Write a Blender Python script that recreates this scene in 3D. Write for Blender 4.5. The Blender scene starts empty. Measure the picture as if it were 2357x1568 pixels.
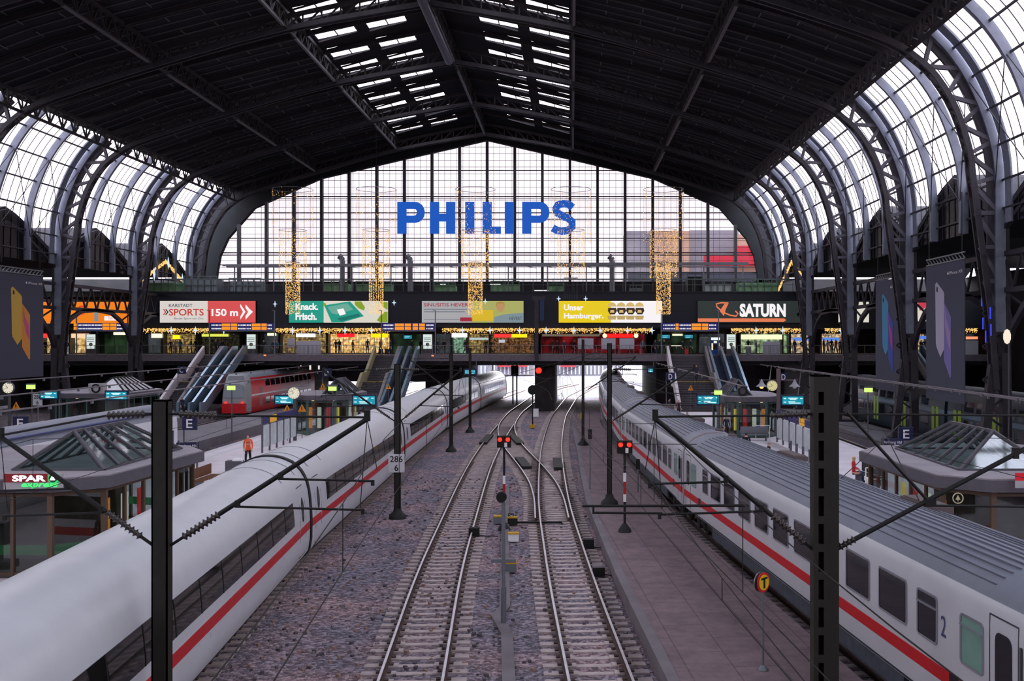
import bpy, bmesh, math, random
from mathutils import Vector, Matrix
random.seed(11)
SC = bpy.context.scene
COL = SC.collection
# ---------------------------------------------------------------- camera, sky, exposure
F, XV, YH, H = 2400.0, 1315.0, 783.0, 8.0      # focal length in px of a 2357 px wide frame, principal point, eye height
XC = -10.8                                     # centre line of the hall
cam = bpy.data.cameras.new('camera'); camo = bpy.data.objects.new('camera', cam); COL.objects.link(camo)
camo.location = (0, 0, H); camo.rotation_euler = (math.pi/2, 0, 0)
cam.sensor_width = 36; cam.lens = 36*F/2357; cam.clip_end = 1500
cam.shift_x = (1178.5-XV)/2357; cam.shift_y = (YH-784)/2357
SC.camera = camo
SKY = 6.9
w = bpy.data.worlds.new('overcast'); SC.world = w; w.use_nodes = True
nt = w.node_tree; bg = nt.nodes['Background']
tc = nt.nodes.new('ShaderNodeTexCoord'); sx = nt.nodes.new('ShaderNodeSeparateXYZ'); rp = nt.nodes.new('ShaderNodeValToRGB')
nt.links.new(tc.outputs['Generated'], sx.inputs[0]); nt.links.new(sx.outputs['Z'], rp.inputs[0]); nt.links.new(rp.outputs[0], bg.inputs[0])
# overcast sky: brighter and bluer towards the zenith, faintly pink at the horizon
rp.color_ramp.elements[0].position = 0.0; rp.color_ramp.elements[0].color = (0.40, 0.385, 0.405, 1)
rp.color_ramp.elements[1].position = 1.0; rp.color_ramp.elements[1].color = (0.72, 0.86, 1.0, 1)
k_ = rp.color_ramp.elements.new(0.30); k_.color = (0.47, 0.465, 0.495, 1)
bg.inputs[1].default_value = SKY*2.5
SC.view_settings.view_transform = 'Standard'; SC.view_settings.look = 'None'
SC.view_settings.exposure = 0.0; SC.view_settings.gamma = 1.0; SC.view_settings.use_curve_mapping = False
SC.cycles.max_bounces = 6; SC.cycles.diffuse_bounces = 3; SC.cycles.glossy_bounces = 3
SC.cycles.transparent_max_bounces = 24; SC.cycles.caustics_reflective = False; SC.cycles.caustics_refractive = False
SC.cycles.sample_clamp_indirect = 4.0

# ---------------------------------------------------------------- helpers
def lin(c):
    return tuple(((v/255)/12.92 if v/255 <= .04045 else ((v/255+.055)/1.055)**2.4) for v in c) + (1.0,)
def V(*a): return Vector(a)
def PX(px, py, Y): return Vector(((px-XV)*Y/F, Y, H-(py-YH)*Y/F))
def XP(px, Y): return (px-XV)*Y/F
def ZP(py, Y): return H-(py-YH)*Y/F
MATS = {}
def M(name, col, rough=.6, metal=0.0, noise=0.0, scale=3.0, bump=0.0, bscale=None, emit=None, es=1.0, spec=.4, col2=None, sample=True):
    if name in MATS: return MATS[name]
    m = bpy.data.materials.new(name); m.use_nodes = True; n = m.node_tree; b = n.nodes['Principled BSDF']
    b.inputs['Base Color'].default_value = lin(col); b.inputs['Roughness'].default_value = rough
    b.inputs['Metallic'].default_value = metal; b.inputs['Specular IOR Level'].default_value = spec
    if noise or bump:
        t = n.nodes.new('ShaderNodeTexCoord')
    if noise:
        x = n.nodes.new('ShaderNodeTexNoise'); x.inputs['Scale'].default_value = scale; x.inputs['Detail'].default_value = 6
        r = n.nodes.new('ShaderNodeValToRGB'); L = lin(col); L2 = lin(col2) if col2 else None
        r.color_ramp.elements[0].position = .3; r.color_ramp.elements[1].position = .7
        r.color_ramp.elements[0].color = tuple(v*(1-noise) for v in L[:3])+(1,)
        r.color_ramp.elements[1].color = L2 or tuple(min(1, v*(1+noise)) for v in L[:3])+(1,)
        n.links.new(t.outputs['Object'], x.inputs['Vector']); n.links.new(x.outputs['Fac'], r.inputs[0]); n.links.new(r.outputs[0], b.inputs['Base Color'])
    if bump:
        y = n.nodes.new('ShaderNodeTexNoise'); y.inputs['Scale'].default_value = bscale or scale*4; y.inputs['Detail'].default_value = 4
        bp = n.nodes.new('ShaderNodeBump'); bp.inputs['Strength'].default_value = bump; bp.inputs['Distance'].default_value = .05
        n.links.new(t.outputs['Object'], y.inputs['Vector']); n.links.new(y.outputs['Fac'], bp.inputs['Height']); n.links.new(bp.outputs[0], b.inputs['Normal'])
    if emit is not None:
        b.inputs['Emission Color'].default_value = lin(emit); b.inputs['Emission Strength'].default_value = es
        if not sample: m.cycles.emission_sampling = 'NONE'
    MATS[name] = m
    return m
def glass(name, tint=(1,1,1), refl=.08, rough=.05):
    if name in MATS: return MATS[name]
    m = bpy.data.materials.new(name); m.use_nodes = True; n = m.node_tree; n.nodes.clear()
    o = n.nodes.new('ShaderNodeOutputMaterial'); t = n.nodes.new('ShaderNodeBsdfTransparent'); g = n.nodes.new('ShaderNodeBsdfGlossy'); x = n.nodes.new('ShaderNodeMixShader')
    t.inputs[0].default_value = tuple(tint)+(1,); g.inputs[0].default_value = (1,1,1,1); g.inputs['Roughness'].default_value = rough
    x.inputs[0].default_value = refl
    n.links.new(t.outputs[0], x.inputs[1]); n.links.new(g.outputs[0], x.inputs[2]); n.links.new(x.outputs[0], o.inputs[0])
    MATS[name] = m
    return m
def E(name, col, es=1.0, sample=False):        # something that gives off light
    return M(name, (8,8,8), .5, emit=col, es=es, sample=sample)

UP = Vector((0,0,1))
class MB:
    """collects simple shapes into one mesh"""
    def __init__(s): s.v=[]; s.f=[]; s.m=[]; s.sm=[]
    def add(s, vs, fs, mi=0, smooth=False):
        o = len(s.v); s.v += [tuple(p) for p in vs]
        for f in fs: s.f.append(tuple(i+o for i in f)); s.m.append(mi); s.sm.append(smooth)
        return s
    def box(s, c, d, rz=0.0, mi=0):
        x,y,z = d[0]/2,d[1]/2,d[2]/2; cs,sn = math.cos(rz),math.sin(rz); vs=[]
        for dz in (-z,z):
            for dx,dy in ((-x,-y),(x,-y),(x,y),(-x,y)):
                vs.append((c[0]+dx*cs-dy*sn, c[1]+dx*sn+dy*cs, c[2]+dz))
        return s.add(vs, [(3,2,1,0),(4,5,6,7),(0,1,5,4),(1,2,6,5),(2,3,7,6),(3,0,4,7)], mi)
    def b2(s, x0,x1,y0,y1,z0,z1, mi=0): return s.box(((x0+x1)/2,(y0+y1)/2,(z0+z1)/2),(abs(x1-x0),abs(y1-y0),abs(z1-z0)),0,mi)
    def bar(s, p, q, w, d=None, side=None, mi=0):
        p=Vector(p); q=Vector(q); t=(q-p)
        if t.length < 1e-6: return s
        t.normalize(); d = d or w
        a = Vector(side) if side is not None else t.cross(UP)
        if a.length < 1e-3: a = Vector((1,0,0))
        a = (a - t*a.dot(t)).normalized(); b = a.cross(t)
        vs=[]
        for o in (p,q):
            for i,j in ((-1,-1),(1,-1),(1,1),(-1,1)): vs.append(o+a*(i*w/2)+b*(j*d/2))
        return s.add(vs, [(0,1,2,3),(7,6,5,4),(0,4,5,1),(1,5,6,2),(2,6,7,3),(3,7,4,0)], mi)
    def tube(s, p, q, r, n=8, r2=None, mi=0, caps=True):
        p=Vector(p); q=Vector(q); t=(q-p)
        if t.length < 1e-6: return s
        t.normalize(); a=t.cross(UP)
        if a.length<1e-3: a=Vector((1,0,0))
        a.normalize(); b=t.cross(a); r2 = r if r2 is None else r2; vs=[]
        for o,rr in ((p,r),(q,r2)):
            for k in range(n):
                an=2*math.pi*k/n; vs.append(o+a*(math.cos(an)*rr)+b*(math.sin(an)*rr))
        fs=[(k,(k+1)%n,n+(k+1)%n,n+k) for k in range(n)]
        s.add(vs, fs, mi, True)
        if caps: s.add(vs[:n],[tuple(range(n))[::-1]],mi); s.add(vs[n:],[tuple(range(n))],mi)
        return s
    def line(s, pts, r, n=6, mi=0):
        for a,b in zip(pts,pts[1:]): s.tube(a,b,r,n,mi=mi)
        return s
    def lathe(s, p, q, prof, n=12, mi=0):         # prof: (t along p-q in m, radius)
        p=Vector(p); t=(Vector(q)-p).normalized(); a=t.cross(UP)
        if a.length<1e-3: a=Vector((1,0,0))
        a.normalize(); b=t.cross(a); vs=[]
        for tt,r in prof:
            for k in range(n):
                an=2*math.pi*k/n; vs.append(p+t*tt+a*(math.cos(an)*r)+b*(math.sin(an)*r))
        fs=[]
        for i in range(len(prof)-1):
            for k in range(n): fs.append((i*n+k, i*n+(k+1)%n, (i+1)*n+(k+1)%n, (i+1)*n+k))
        s.add(vs, fs, mi, True)
        s.add(vs[:n],[tuple(range(n))[::-1]],mi); s.add(vs[-n:],[tuple(range(n))],mi)
        return s
    def prism(s, poly, z0, z1, mi=0, mtop=None):   # poly in xy
        n=len(poly); vs=[(x,y,z0) for x,y in poly]+[(x,y,z1) for x,y in poly]
        s.add(vs, [(k,(k+1)%n,n+(k+1)%n,n+k) for k in range(n)]+[tuple(range(n))[::-1]], mi)
        return s.add(vs[n:], [tuple(range(n))], mi if mtop is None else mtop)
    def plate(s, poly, y0, y1, mi=0):              # poly in xz, extruded along y
        n=len(poly); vs=[(x,y0,z) for x,z in poly]+[(x,y1,z) for x,z in poly]
        return s.add(vs, [(k,(k+1)%n,n+(k+1)%n,n+k) for k in range(n)]+[tuple(range(n))[::-1],tuple(range(n,2*n))], mi)
    def sweep(s, pts, prof, side=None, mi=0, closed=True, smooth=False, ends=True):
        """prof: list of (a,b): a along side, b along normal"""
        pts=[Vector(p) for p in pts]; n=len(prof); vs=[]
        for i,p in enumerate(pts):
            t=((pts[min(i+1,len(pts)-1)]-pts[max(i-1,0)])).normalized()
            a=Vector(side) if side is not None else t.cross(UP)
            a.normalize(); b=a.cross(t).normalized()
            for u,v in prof: vs.append(p+a*u+b*v)
        fs=[]; m=n if closed else n-1
        for i in range(len(pts)-1):
            for k in range(m): fs.append((i*n+k, i*n+(k+1)%n, (i+1)*n+(k+1)%n, (i+1)*n+k))
        s.add(vs, fs, mi, smooth)
        if closed and ends: s.add(vs[:n],[tuple(range(n))[::-1]],mi); s.add(vs[-n:],[tuple(range(n))],mi)
        return s
    def rect(s, w, h): return [(-w/2,-h/2),(w/2,-h/2),(w/2,h/2),(-w/2,h/2)]
    def disc(s, c, r, nrm, thick=.02, n=24, mi=0):
        c=Vector(c); nrm=Vector(nrm).normalized(); return s.tube(c-nrm*thick/2, c+nrm*thick/2, r, n, mi=mi)
    def ball(s, c, r, n=8, mi=0, sz=1.0):
        c=Vector(c); vs=[]; fs=[]; h=n//2
        for i in range(h+1):
            th=math.pi*i/h
            for k in range(n):
                ph=2*math.pi*k/n; vs.append(c+Vector((math.sin(th)*math.cos(ph)*r, math.sin(th)*math.sin(ph)*r, math.cos(th)*r*sz)))
        for i in range(h):
            for k in range(n): fs.append((i*n+k,(i+1)*n+k,(i+1)*n+(k+1)%n,i*n+(k+1)%n))
        return s.add(vs, fs, mi, True)
    def build(s, name, mats, parent=None, kind=None, label=None, cat=None, group=None, world=True):
        me=bpy.data.meshes.new(name); me.from_pydata(s.v, [], s.f)
        if not isinstance(mats,(list,tuple)): mats=[mats]
        for m in mats: me.materials.append(m)
        me.polygons.foreach_set('material_index', s.m); me.polygons.foreach_set('use_smooth', s.sm); me.update()
        if getattr(s,'sharp',None): me.set_sharp_from_angle(angle=s.sharp)
        o=bpy.data.objects.new(name, me); COL.objects.link(o)
        if parent is not None:
            o.parent=parent
            if world: o.matrix_parent_inverse = WM(parent).inverted()
        return tag(o,label,cat,group,kind)
def WM(o):
    m = Matrix.Translation(o.location) @ o.rotation_euler.to_matrix().to_4x4()
    if o.parent: m = WM(o.parent) @ o.matrix_parent_inverse @ m
    return m
def tag(o, label=None, cat=None, group=None, kind=None):
    if label: o['label']=label
    if cat: o['category']=cat
    if group: o['group']=group
    if kind: o['kind']=kind
    return o
def thing(name, label, cat, loc=(0,0,0), rz=0.0, group=None, kind=None):
    o=bpy.data.objects.new(name,None); COL.objects.link(o); o.location=loc; o.rotation_euler=(0,0,rz); o.empty_display_size=.3
    return tag(o,label,cat,group,kind)
def copytree(src, loc, rz=None, label=None, group=None):
    r=src.copy(); COL.objects.link(r); r.location=loc
    if rz is not None: r.rotation_euler=(0,0,rz)
    if label: r['label']=label
    if group: r['group']=group
    for ch in src.children:
        c=ch.copy(); COL.objects.link(c); c.parent=r
        for g in ch.children:
            d=g.copy(); COL.objects.link(d); d.parent=c
    return r
def text(s, w, h, p, mat, parent, name='lettering', off=.0, rz=0.0, shear=0.0, world=True, label=None, d=.02, font_y=None):
    """lettering that fills a w x h box, standing upright, lower-left corner at p, facing -Y turned by rz"""
    cu=bpy.data.curves.new('t','FONT'); cu.body=s; cu.size=1; cu.offset=off; cu.shear=shear; cu.resolution_u=3
    ob=bpy.data.objects.new('t',cu); me=bpy.data.meshes.new_from_object(ob); bpy.data.objects.remove(ob); bpy.data.curves.remove(cu)
    xs=[v.co.x for v in me.vertices]; ys=[v.co.y for v in me.vertices]
    x0,x1,y0,y1=min(xs),max(xs),min(ys),max(ys); kx=w/(x1-x0); ky=h/(y1-y0)
    P=Vector(p); c,sn=math.cos(rz),math.sin(rz)
    for v in me.vertices:
        x=(v.co.x-x0)*kx; z=(v.co.y-y0)*ky
        v.co=(P.x+x*c, P.y+x*sn, P.z+z)
    me.name=name; me.materials.clear(); me.materials.append(mat)
    o=bpy.data.objects.new(name,me); COL.objects.link(o); o.parent=parent
    if parent is not None and world: o.matrix_parent_inverse=WM(parent).inverted()
    return tag(o,label)
def interp(tab, x):
    if x<=tab[0][0]: a,b=tab[0],tab[1]
    elif x>=tab[-1][0]: a,b=tab[-2],tab[-1]
    else:
        for a,b in zip(tab,tab[1:]):
            if a[0]<=x<=b[0]: break
    return a[1]+(b[1]-a[1])*(x-a[0])/(b[0]-a[0])
def spline(tab, y0, y1, step=1.0):
    """smooth x(y) through tab, sampled"""
    out=[]; n=max(2,int((y1-y0)/step)+1)
    for i in range(n):
        y=y0+(y1-y0)*i/(n-1)
        out.append((sum(interp(tab,y+d) for d in (-4,-2,0,2,4))/5, y))
    return out
def catmull(t,n=4):
    P=[Vector(p) for p in t]; P=[P[0]*2-P[1]]+P+[P[-1]*2-P[-2]]; out=[]
    for i in range(1,len(P)-2):
        for k in range(n):
            u=k/n; a,b_,c,d=P[i-1],P[i],P[i+1],P[i+2]
            q=.5*((2*b_)+(c-a)*u+(2*a-5*b_+4*c-d)*u*u+(3*b_-a-3*c+d)*u*u*u); out.append((q.x,q.y))
    return out+[tuple(P[-2])]
ORD=['first','second','third','fourth','fifth','sixth','seventh','eighth','ninth','tenth','eleventh','twelfth','thirteenth','fourteenth','fifteenth','sixteenth','seventeenth','eighteenth','nineteenth','twentieth']

# ---------------------------------------------------------------- materials
m_chord = M('dark painted steel', (48,44,52), .55, noise=.25, scale=2)
m_rib   = M('rib steel with painted glare', (120,124,140), .5, noise=.15, scale=1.5)  # glare beside the glass put into a lighter rib colour
m_lat   = M('lattice steel', (92,88,98), .5, noise=.2, scale=2)
m_roof  = M('dark roof boarding', (20,19,26), .9, noise=.35, scale=.6)
m_purl  = M('roof purlin', (40,34,38), .7, noise=.2)
m_duct  = M('roof pipe', (88,84,92), .5)
m_dark  = M('black steel', (15,14,14), .6, noise=.3, scale=6)
m_mast  = M('mast paint', (30,27,21), .6, noise=.25, scale=4)
m_black = M('black', (12,12,14), .7)
m_rubber= M('rubber', (14,14,16), .6)
m_rail  = M('rail steel head', (232,228,234), .34, .7, noise=.1, scale=3)
m_railb = M('rusty rail web', (74,54,50), .8, noise=.3, scale=4)
m_slp   = M('concrete sleeper', (172,156,154), .9, noise=.25, scale=2.5)
m_con   = M('concrete', (112,104,108), .9, noise=.2, scale=.8, bump=.1)
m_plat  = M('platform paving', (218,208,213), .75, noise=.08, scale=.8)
m_white = M('white paint', (232,230,232), .45)
m_red   = M('red signal paint', (175,28,32), .5)
m_pane  = glass('hall glass', (.40,.365,.385), .05, .15); m_epane = glass('sky-dimming end wall glass', (.160,.146,.153), .05, .15)  # tints dim the bright sky seen through, the end wall most
m_sglass= glass('shop glass', (.62,.68,.66), .10, .03)
m_dglass= M('dark window glass', (22,24,30), .08, spec=.8)
m_steel = M('brushed steel', (150,152,158), .35, .8)
m_zinc  = M('galvanised steel', (120,122,130), .5, .5)
m_navy  = M('navy sign', (18,26,66), .5)
m_wood  = M('brown post', (96,76,62), .7)
m_kroof = M('kiosk roof felt', (150,142,148), .9, noise=.12, scale=1.2)
m_fasc  = M('kiosk fascia', (88,84,92), .6, noise=.1)
m_greenish = M('plant room green light tint', (128,164,124), .7, noise=.3, scale=1.5)  # greenish lamplight on the plant units put into a brighter green
def ballast():
    m=bpy.data.materials.new('ballast stones'); m.use_nodes=True; n=m.node_tree; b=n.nodes['Principled BSDF']; b.inputs['Roughness'].default_value=.95
    t=n.nodes.new('ShaderNodeTexCoord'); vo=n.nodes.new('ShaderNodeTexVoronoi'); vo.inputs['Scale'].default_value=11
    r=n.nodes.new('ShaderNodeValToRGB'); e=r.color_ramp.elements
    e[0].position=0; e[0].color=lin((84,78,86)); e[1].position=1; e[1].color=lin((190,178,186))
    k=e.new(.5); k.color=lin((134,122,130))
    sp=n.nodes.new('ShaderNodeSeparateColor'); n.links.new(t.outputs['Object'],vo.inputs['Vector']); n.links.new(vo.outputs['Color'],sp.inputs[0]); n.links.new(sp.outputs[0],r.inputs[0])
    nz=n.nodes.new('ShaderNodeTexNoise'); nz.inputs['Scale'].default_value=.35; nz.inputs['Detail'].default_value=5
    r2=n.nodes.new('ShaderNodeValToRGB'); r2.color_ramp.elements[0].position=.42; r2.color_ramp.elements[1].position=.62
    r2.color_ramp.elements[0].color=(.62,.62,.68,1); r2.color_ramp.elements[1].color=(1.0,.80,.76,1)
    mx=n.nodes.new('ShaderNodeMix'); mx.data_type='RGBA'; mx.blend_type='MULTIPLY'; mx.inputs[0].default_value=1
    n.links.new(t.outputs['Object'],nz.inputs['Vector']); n.links.new(nz.outputs['Fac'],r2.inputs[0]); n.links.new(r.outputs[0],mx.inputs[6]); n.links.new(r2.outputs[0],mx.inputs[7]); n.links.new(mx.outputs[2],b.inputs['Base Color'])
    bp=n.nodes.new('ShaderNodeBump'); bp.inputs['Strength'].default_value=1; bp.inputs['Distance'].default_value=.06
    n.links.new(vo.outputs['Distance'],bp.inputs['Height']); bp.invert=True; n.links.new(bp.outputs[0],b.inputs['Normal'])
    return m
m_ballast=ballast()
def asphalt():
    m=M('stained asphalt slabs', (124,107,110), .85, noise=.18, scale=.9, bump=.25, bscale=9); n=m.node_tree; b=n.nodes['Principled BSDF']
    src=b.inputs['Base Color'].links[0].from_socket; t=[x for x in n.nodes if x.type=='TEX_COORD'][0]
    nz=n.nodes.new('ShaderNodeTexNoise'); nz.inputs['Scale'].default_value=2.3; nz.inputs['Detail'].default_value=8; nz.inputs['Roughness'].default_value=.7
    r=n.nodes.new('ShaderNodeValToRGB'); r.color_ramp.elements[0].position=.35; r.color_ramp.elements[1].position=.75
    r.color_ramp.elements[0].color=(.75,.72,.74,1); r.color_ramp.elements[1].color=(1.18,1.1,1.12,1)
    mx=n.nodes.new('ShaderNodeMix'); mx.data_type='RGBA'; mx.blend_type='MULTIPLY'; mx.inputs[0].default_value=1
    n.links.new(t.outputs['Object'],nz.inputs[0]); n.links.new(nz.outputs['Fac'],r.inputs[0]); n.links.new(src,mx.inputs[6]); n.links.new(r.outputs[0],mx.inputs[7])
    br=n.nodes.new('ShaderNodeTexBrick'); br.inputs['Scale'].default_value=1; br.inputs['Brick Width'].default_value=2.4; br.inputs['Row Height'].default_value=1.1; br.inputs['Mortar Size'].default_value=.02
    br.inputs[1].default_value=(1,1,1,1); br.inputs[2].default_value=(.94,.94,.94,1); br.inputs[3].default_value=(.62,.6,.62,1)
    rt=n.nodes.new('ShaderNodeMapping'); rt.inputs['Rotation'].default_value=(0,0,1.5)
    n.links.new(t.outputs['Object'],rt.inputs[0]); n.links.new(rt.outputs[0],br.inputs[0])
    m2=n.nodes.new('ShaderNodeMix'); m2.data_type='RGBA'; m2.blend_type='MULTIPLY'; m2.inputs[0].default_value=1
    n.links.new(mx.outputs[2],m2.inputs[6]); n.links.new(br.outputs[0],m2.inputs[7]); n.links.new(m2.outputs[2],b.inputs['Base Color'])
    return m
m_asph=asphalt()
# ---------------------------------------------------------------- ground, platforms, tracks
ICE=[(10.9,-8.9),(20.9,-9.6),(37.3,-10.85),(63.7,-11.7),(90.1,-12.2),(116.5,-11.6),(143,-10.4),(170,-8)]
LEFT=[(8,-2.6),(15,-3.15),(24.5,-3.78),(35.8,-4.56),(57,-5.5),(66.5,-5.85),(79,-6.1),(90,-6.2),(100,-6.22)]
CROSS=[(46.5,-.85),(55,-1.2),(62.5,-2.0),(70.5,-3.15),(80,-4.55),(90,-5.6),(100,-6.2),(115,-6.25),(135,-5.5),(149,-4.9),(175,-2.5),(215,6)]
RIGHT=[(8,1.85),(15,1.35),(24.5,.7),(34,.05),(49.5,-.8),(59,-1.1),(69,-1.35),(79,-1.5),(94,-1.5),(110,-1.35),(135,-.4),(149,.2),(180,3.5),(215,11)]
IC=[(10,9.55),(17,8.9),(25.3,8.06),(44.7,6.2),(71,4.8),(97.5,4.4),(124,4.7),(150,5.8),(180,9)]
def gnd(name, x0,x1,y0,y1,z0,z1,mat,kind='structure'):
    return MB().b2(x0,x1,y0,y1,z0,z1).build(name, mat, kind=kind)
gnd('floor', -75,60,-12,146,-1.2,-.22, m_ballast)
m_snow=M('pale outdoor gravel', (74,68,72), .9, noise=.12, scale=.5)
gnd('ground', -160,170,146,420,-1.2,-.24, m_snow)
def edge(tab, off, ys): return [(interp(tab,y)+off, y) for y in ys]
ysL=list(range(8,119,5))
def platform(name, left, right, z, mat, edgecol=None):
    poly=left+right[::-1]
    poly=[(x,y) for x,y in poly]
    return MB().prism(poly, -.21, z).build(name, mat, kind='structure')
m_dplat=M('shaded platform paving', (120,114,120), .8, noise=.12, scale=.7)  # darker copy of the platform paving, shade put into its colour
platform('floor_platform_west', [(-23.6,y) for y in (6,60,118)], edge(ICE,1.75*-1,[6,20,37,63,90,105,118]), .76, m_plat)
platform('floor_platform_east', edge(IC,1.75,[12,25,44,71,97,118]), [(19.4,y) for y in (12,60,118)], .76, m_plat)
platform('floor_platform_middle', [(interp(RIGHT,y)+o,y) for y,o in ((6,1.42),(24,1.42),(34,1.45),(49,1.54),(60,1.7),(70,1.85),(90,1.65),(107,1.55))], edge(IC,-1.72,[6,25,44,71,97,107]), .38, m_asph)
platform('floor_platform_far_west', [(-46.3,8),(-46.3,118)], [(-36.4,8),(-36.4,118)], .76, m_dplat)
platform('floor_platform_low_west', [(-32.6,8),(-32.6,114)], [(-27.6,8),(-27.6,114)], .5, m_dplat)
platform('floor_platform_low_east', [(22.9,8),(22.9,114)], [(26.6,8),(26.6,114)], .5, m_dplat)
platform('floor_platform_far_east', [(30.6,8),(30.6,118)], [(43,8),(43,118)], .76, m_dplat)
# kerb stones and the white line of the two long platforms
kb=MB(); kb.b2(-23.6,-23.25,10,118,.76,.775); kb.b2(-22.5,-22.2,10,118,.76,.765); kb.b2(19.05,19.4,12,118,.76,.775)
kb.build('trim_1', M('platform edge stone',(206,202,206),.7), kind='structure')
kb=MB()
pts=[(interp(RIGHT,y)+o-.0,y,.36) for y,o in ((6,1.5),(24,1.5),(34,1.53),(49,1.62),(60,1.78),(70,1.93),(90,1.73),(107,1.63))]
kb.sweep(pts, [(-.14,-.3),(.14,-.3),(.14,.05),(-.14,.05)]); kb.build('trim_2', m_con, kind='structure')
# stones on the ballast: loose scatter close to the camera
st=MB()
for k in range(2600):
    y=12+50*random.random()**1.6; x=random.uniform(-11.5,2.6)+ (y-12)*-.02
    if x>-1.2 and x<2.2 and random.random()<.5: continue
    r=random.uniform(.025,.055); st.box((x,y,-.21+r*.5),(r*2,r*1.6,r*1.4),random.random()*3,int(random.random()*3))
st.build('ballast_stones', [M('stone a',(128,118,124),.9),M('stone b',(86,78,84),.9),M('stone c',(150,120,110),.9)], kind='stuff')['category']='gravel'
bpy.data.objects['ballast_stones']['label']='loose grey and brown ballast stones lying between the tracks'

def rail_path(tab,y0,y1,off):
    pts=spline(tab,y0,y1,1.5); out=[]
    for i,(x,y) in enumerate(pts):
        a=pts[max(0,i-1)]; b=pts[min(len(pts)-1,i+1)]
        t=Vector((b[0]-a[0],b[1]-a[1])).normalized(); out.append((x+t.y*off, y-t.x*off, 0))
    return out
RP=[(-.07,-.172),(.07,-.172),(.07,-.15),(.012,-.13),(.012,-.05),(.036,-.035),(.036,0),(-.036,0),(-.036,-.035),(-.012,-.05),(-.012,-.13),(-.07,-.15)]
def make_rail(par,tab,y0,y1,off):
    b=MB(); p=rail_path(tab,y0,y1,off); b.sweep(p,RP,mi=1); b.sweep([(x,y,z+.002) for x,y,z in p],[(-.034,-.03),(.034,-.03),(.034,.002),(-.034,.002)],mi=0)
    return b.build('rail',[m_rail,m_railb],par)
slb=MB()
for x0,x1,wd,zt in ((-1.3,-.45,.28,0),(-.45,.45,.22,-.03),(.45,1.3,.28,0)):
    slb.b2(x0,x1,-wd/2,wd/2,-.37,-.172+zt-0.0)
for sx_ in (-.75,.75):
    for d in (-.13,.13): slb.box((sx_+d,0,-.16),(.1,.16,.05),0,1)
me_sl=None
def track(name,label,tab,y0,y1,near=100,sl=True):
    global me_sl
    t=thing(name,label,'railway track',(interp(tab,y0),y0,-.2))
    make_rail(t,tab,y0,y1,-.7525); make_rail(t,tab,y0,y1,.7525)
    n=int((y1-y0)/.62); far=MB()
    for k in range(n):
        y=y0+.3+k*.62; x=sum(interp(tab,y+d) for d in (-4,-2,0,2,4))/5; an=-math.atan((interp(tab,y+3)-interp(tab,y-3))/6)
        if k<near and sl:
            if me_sl is None:
                o=slb.build('sleeper',[m_slp,m_railb],t); me_sl=o.data
            else:
                o=bpy.data.objects.new('sleeper',me_sl); COL.objects.link(o); o.parent=t; o.matrix_parent_inverse=WM(t).inverted()
            o.location=(x,y,0); o.rotation_euler=(0,0,an)
        else: far.box((x,y,-.27),(2.6,.26,.196),an)
    if far.v: far.build('sleepers',m_slp,t,kind='stuff')
    return t
track('railway_track','curving railway track beside the grey lineside, left of the two empty middle tracks',LEFT,8,99)
track('railway_track','empty railway track running along the brown middle platform',RIGHT,8,190)
cr=track('railway_track','crossover track curving between the two empty middle tracks towards the bridge',CROSS,47,190,near=0)
track('railway_track','railway track under the white train with dark window bands',ICE,8,168,near=40)
track('railway_track','railway track under the white coaches with grey ribbed roofs',IC,8,178,near=0)
for x,l in ((-25.4,'track beside the left platform under the silver-roofed red train'),(-34.5,'track of the red double-deck train at far left'),(21.2,'empty track at the right edge of the right platform'),(28.8,'track under the dark train behind the right columns')):
    track('railway_track',l,[(8,x),(60,x),(150,x),(170,x)],14,168,near=0)
# ---------------------------------------------------------------- hall
YT=[130.0,113.2,96.4,79.6,62.8,46.0,29.2,12.4,-4.4]      # planes of the main arches
def hx(side,hw): return XC+side*hw
OUT=catmull([(36.8,15.0),(36.8,17.2),(36.6,19.4),(36.0,21.5),(35.1,23.6),(33.9,25.4),(32.6,26.75)],3)
RID=[(32.7,26.95),(26,29.4),(21,30.8),(16,32.1),(11,33.3),(5.5,34.5),(0,35.6)]
INN=catmull([(36.3,5.0),(36.0,9.0),(35.5,13.0),(34.9,17.6),(34.7,19.3),(33.9,21.8),(32.7,23.8),(31.5,24.95),(30,25.9),(27,27.0),(21,28.9),(11,31.7),(0,33.7)],3)
def densify(t,k=2):
    out=[]
    for a,b in zip(t,t[1:]):
        for i in range(k): out.append((a[0]+(b[0]-a[0])*i/k, a[1]+(b[1]-a[1])*i/k))
    return out+[t[-1]]
def near_on(tab,p): return min(tab,key=lambda q:(q[0]-p[0])**2+(q[1]-p[1])**2)
arches=[]
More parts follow.
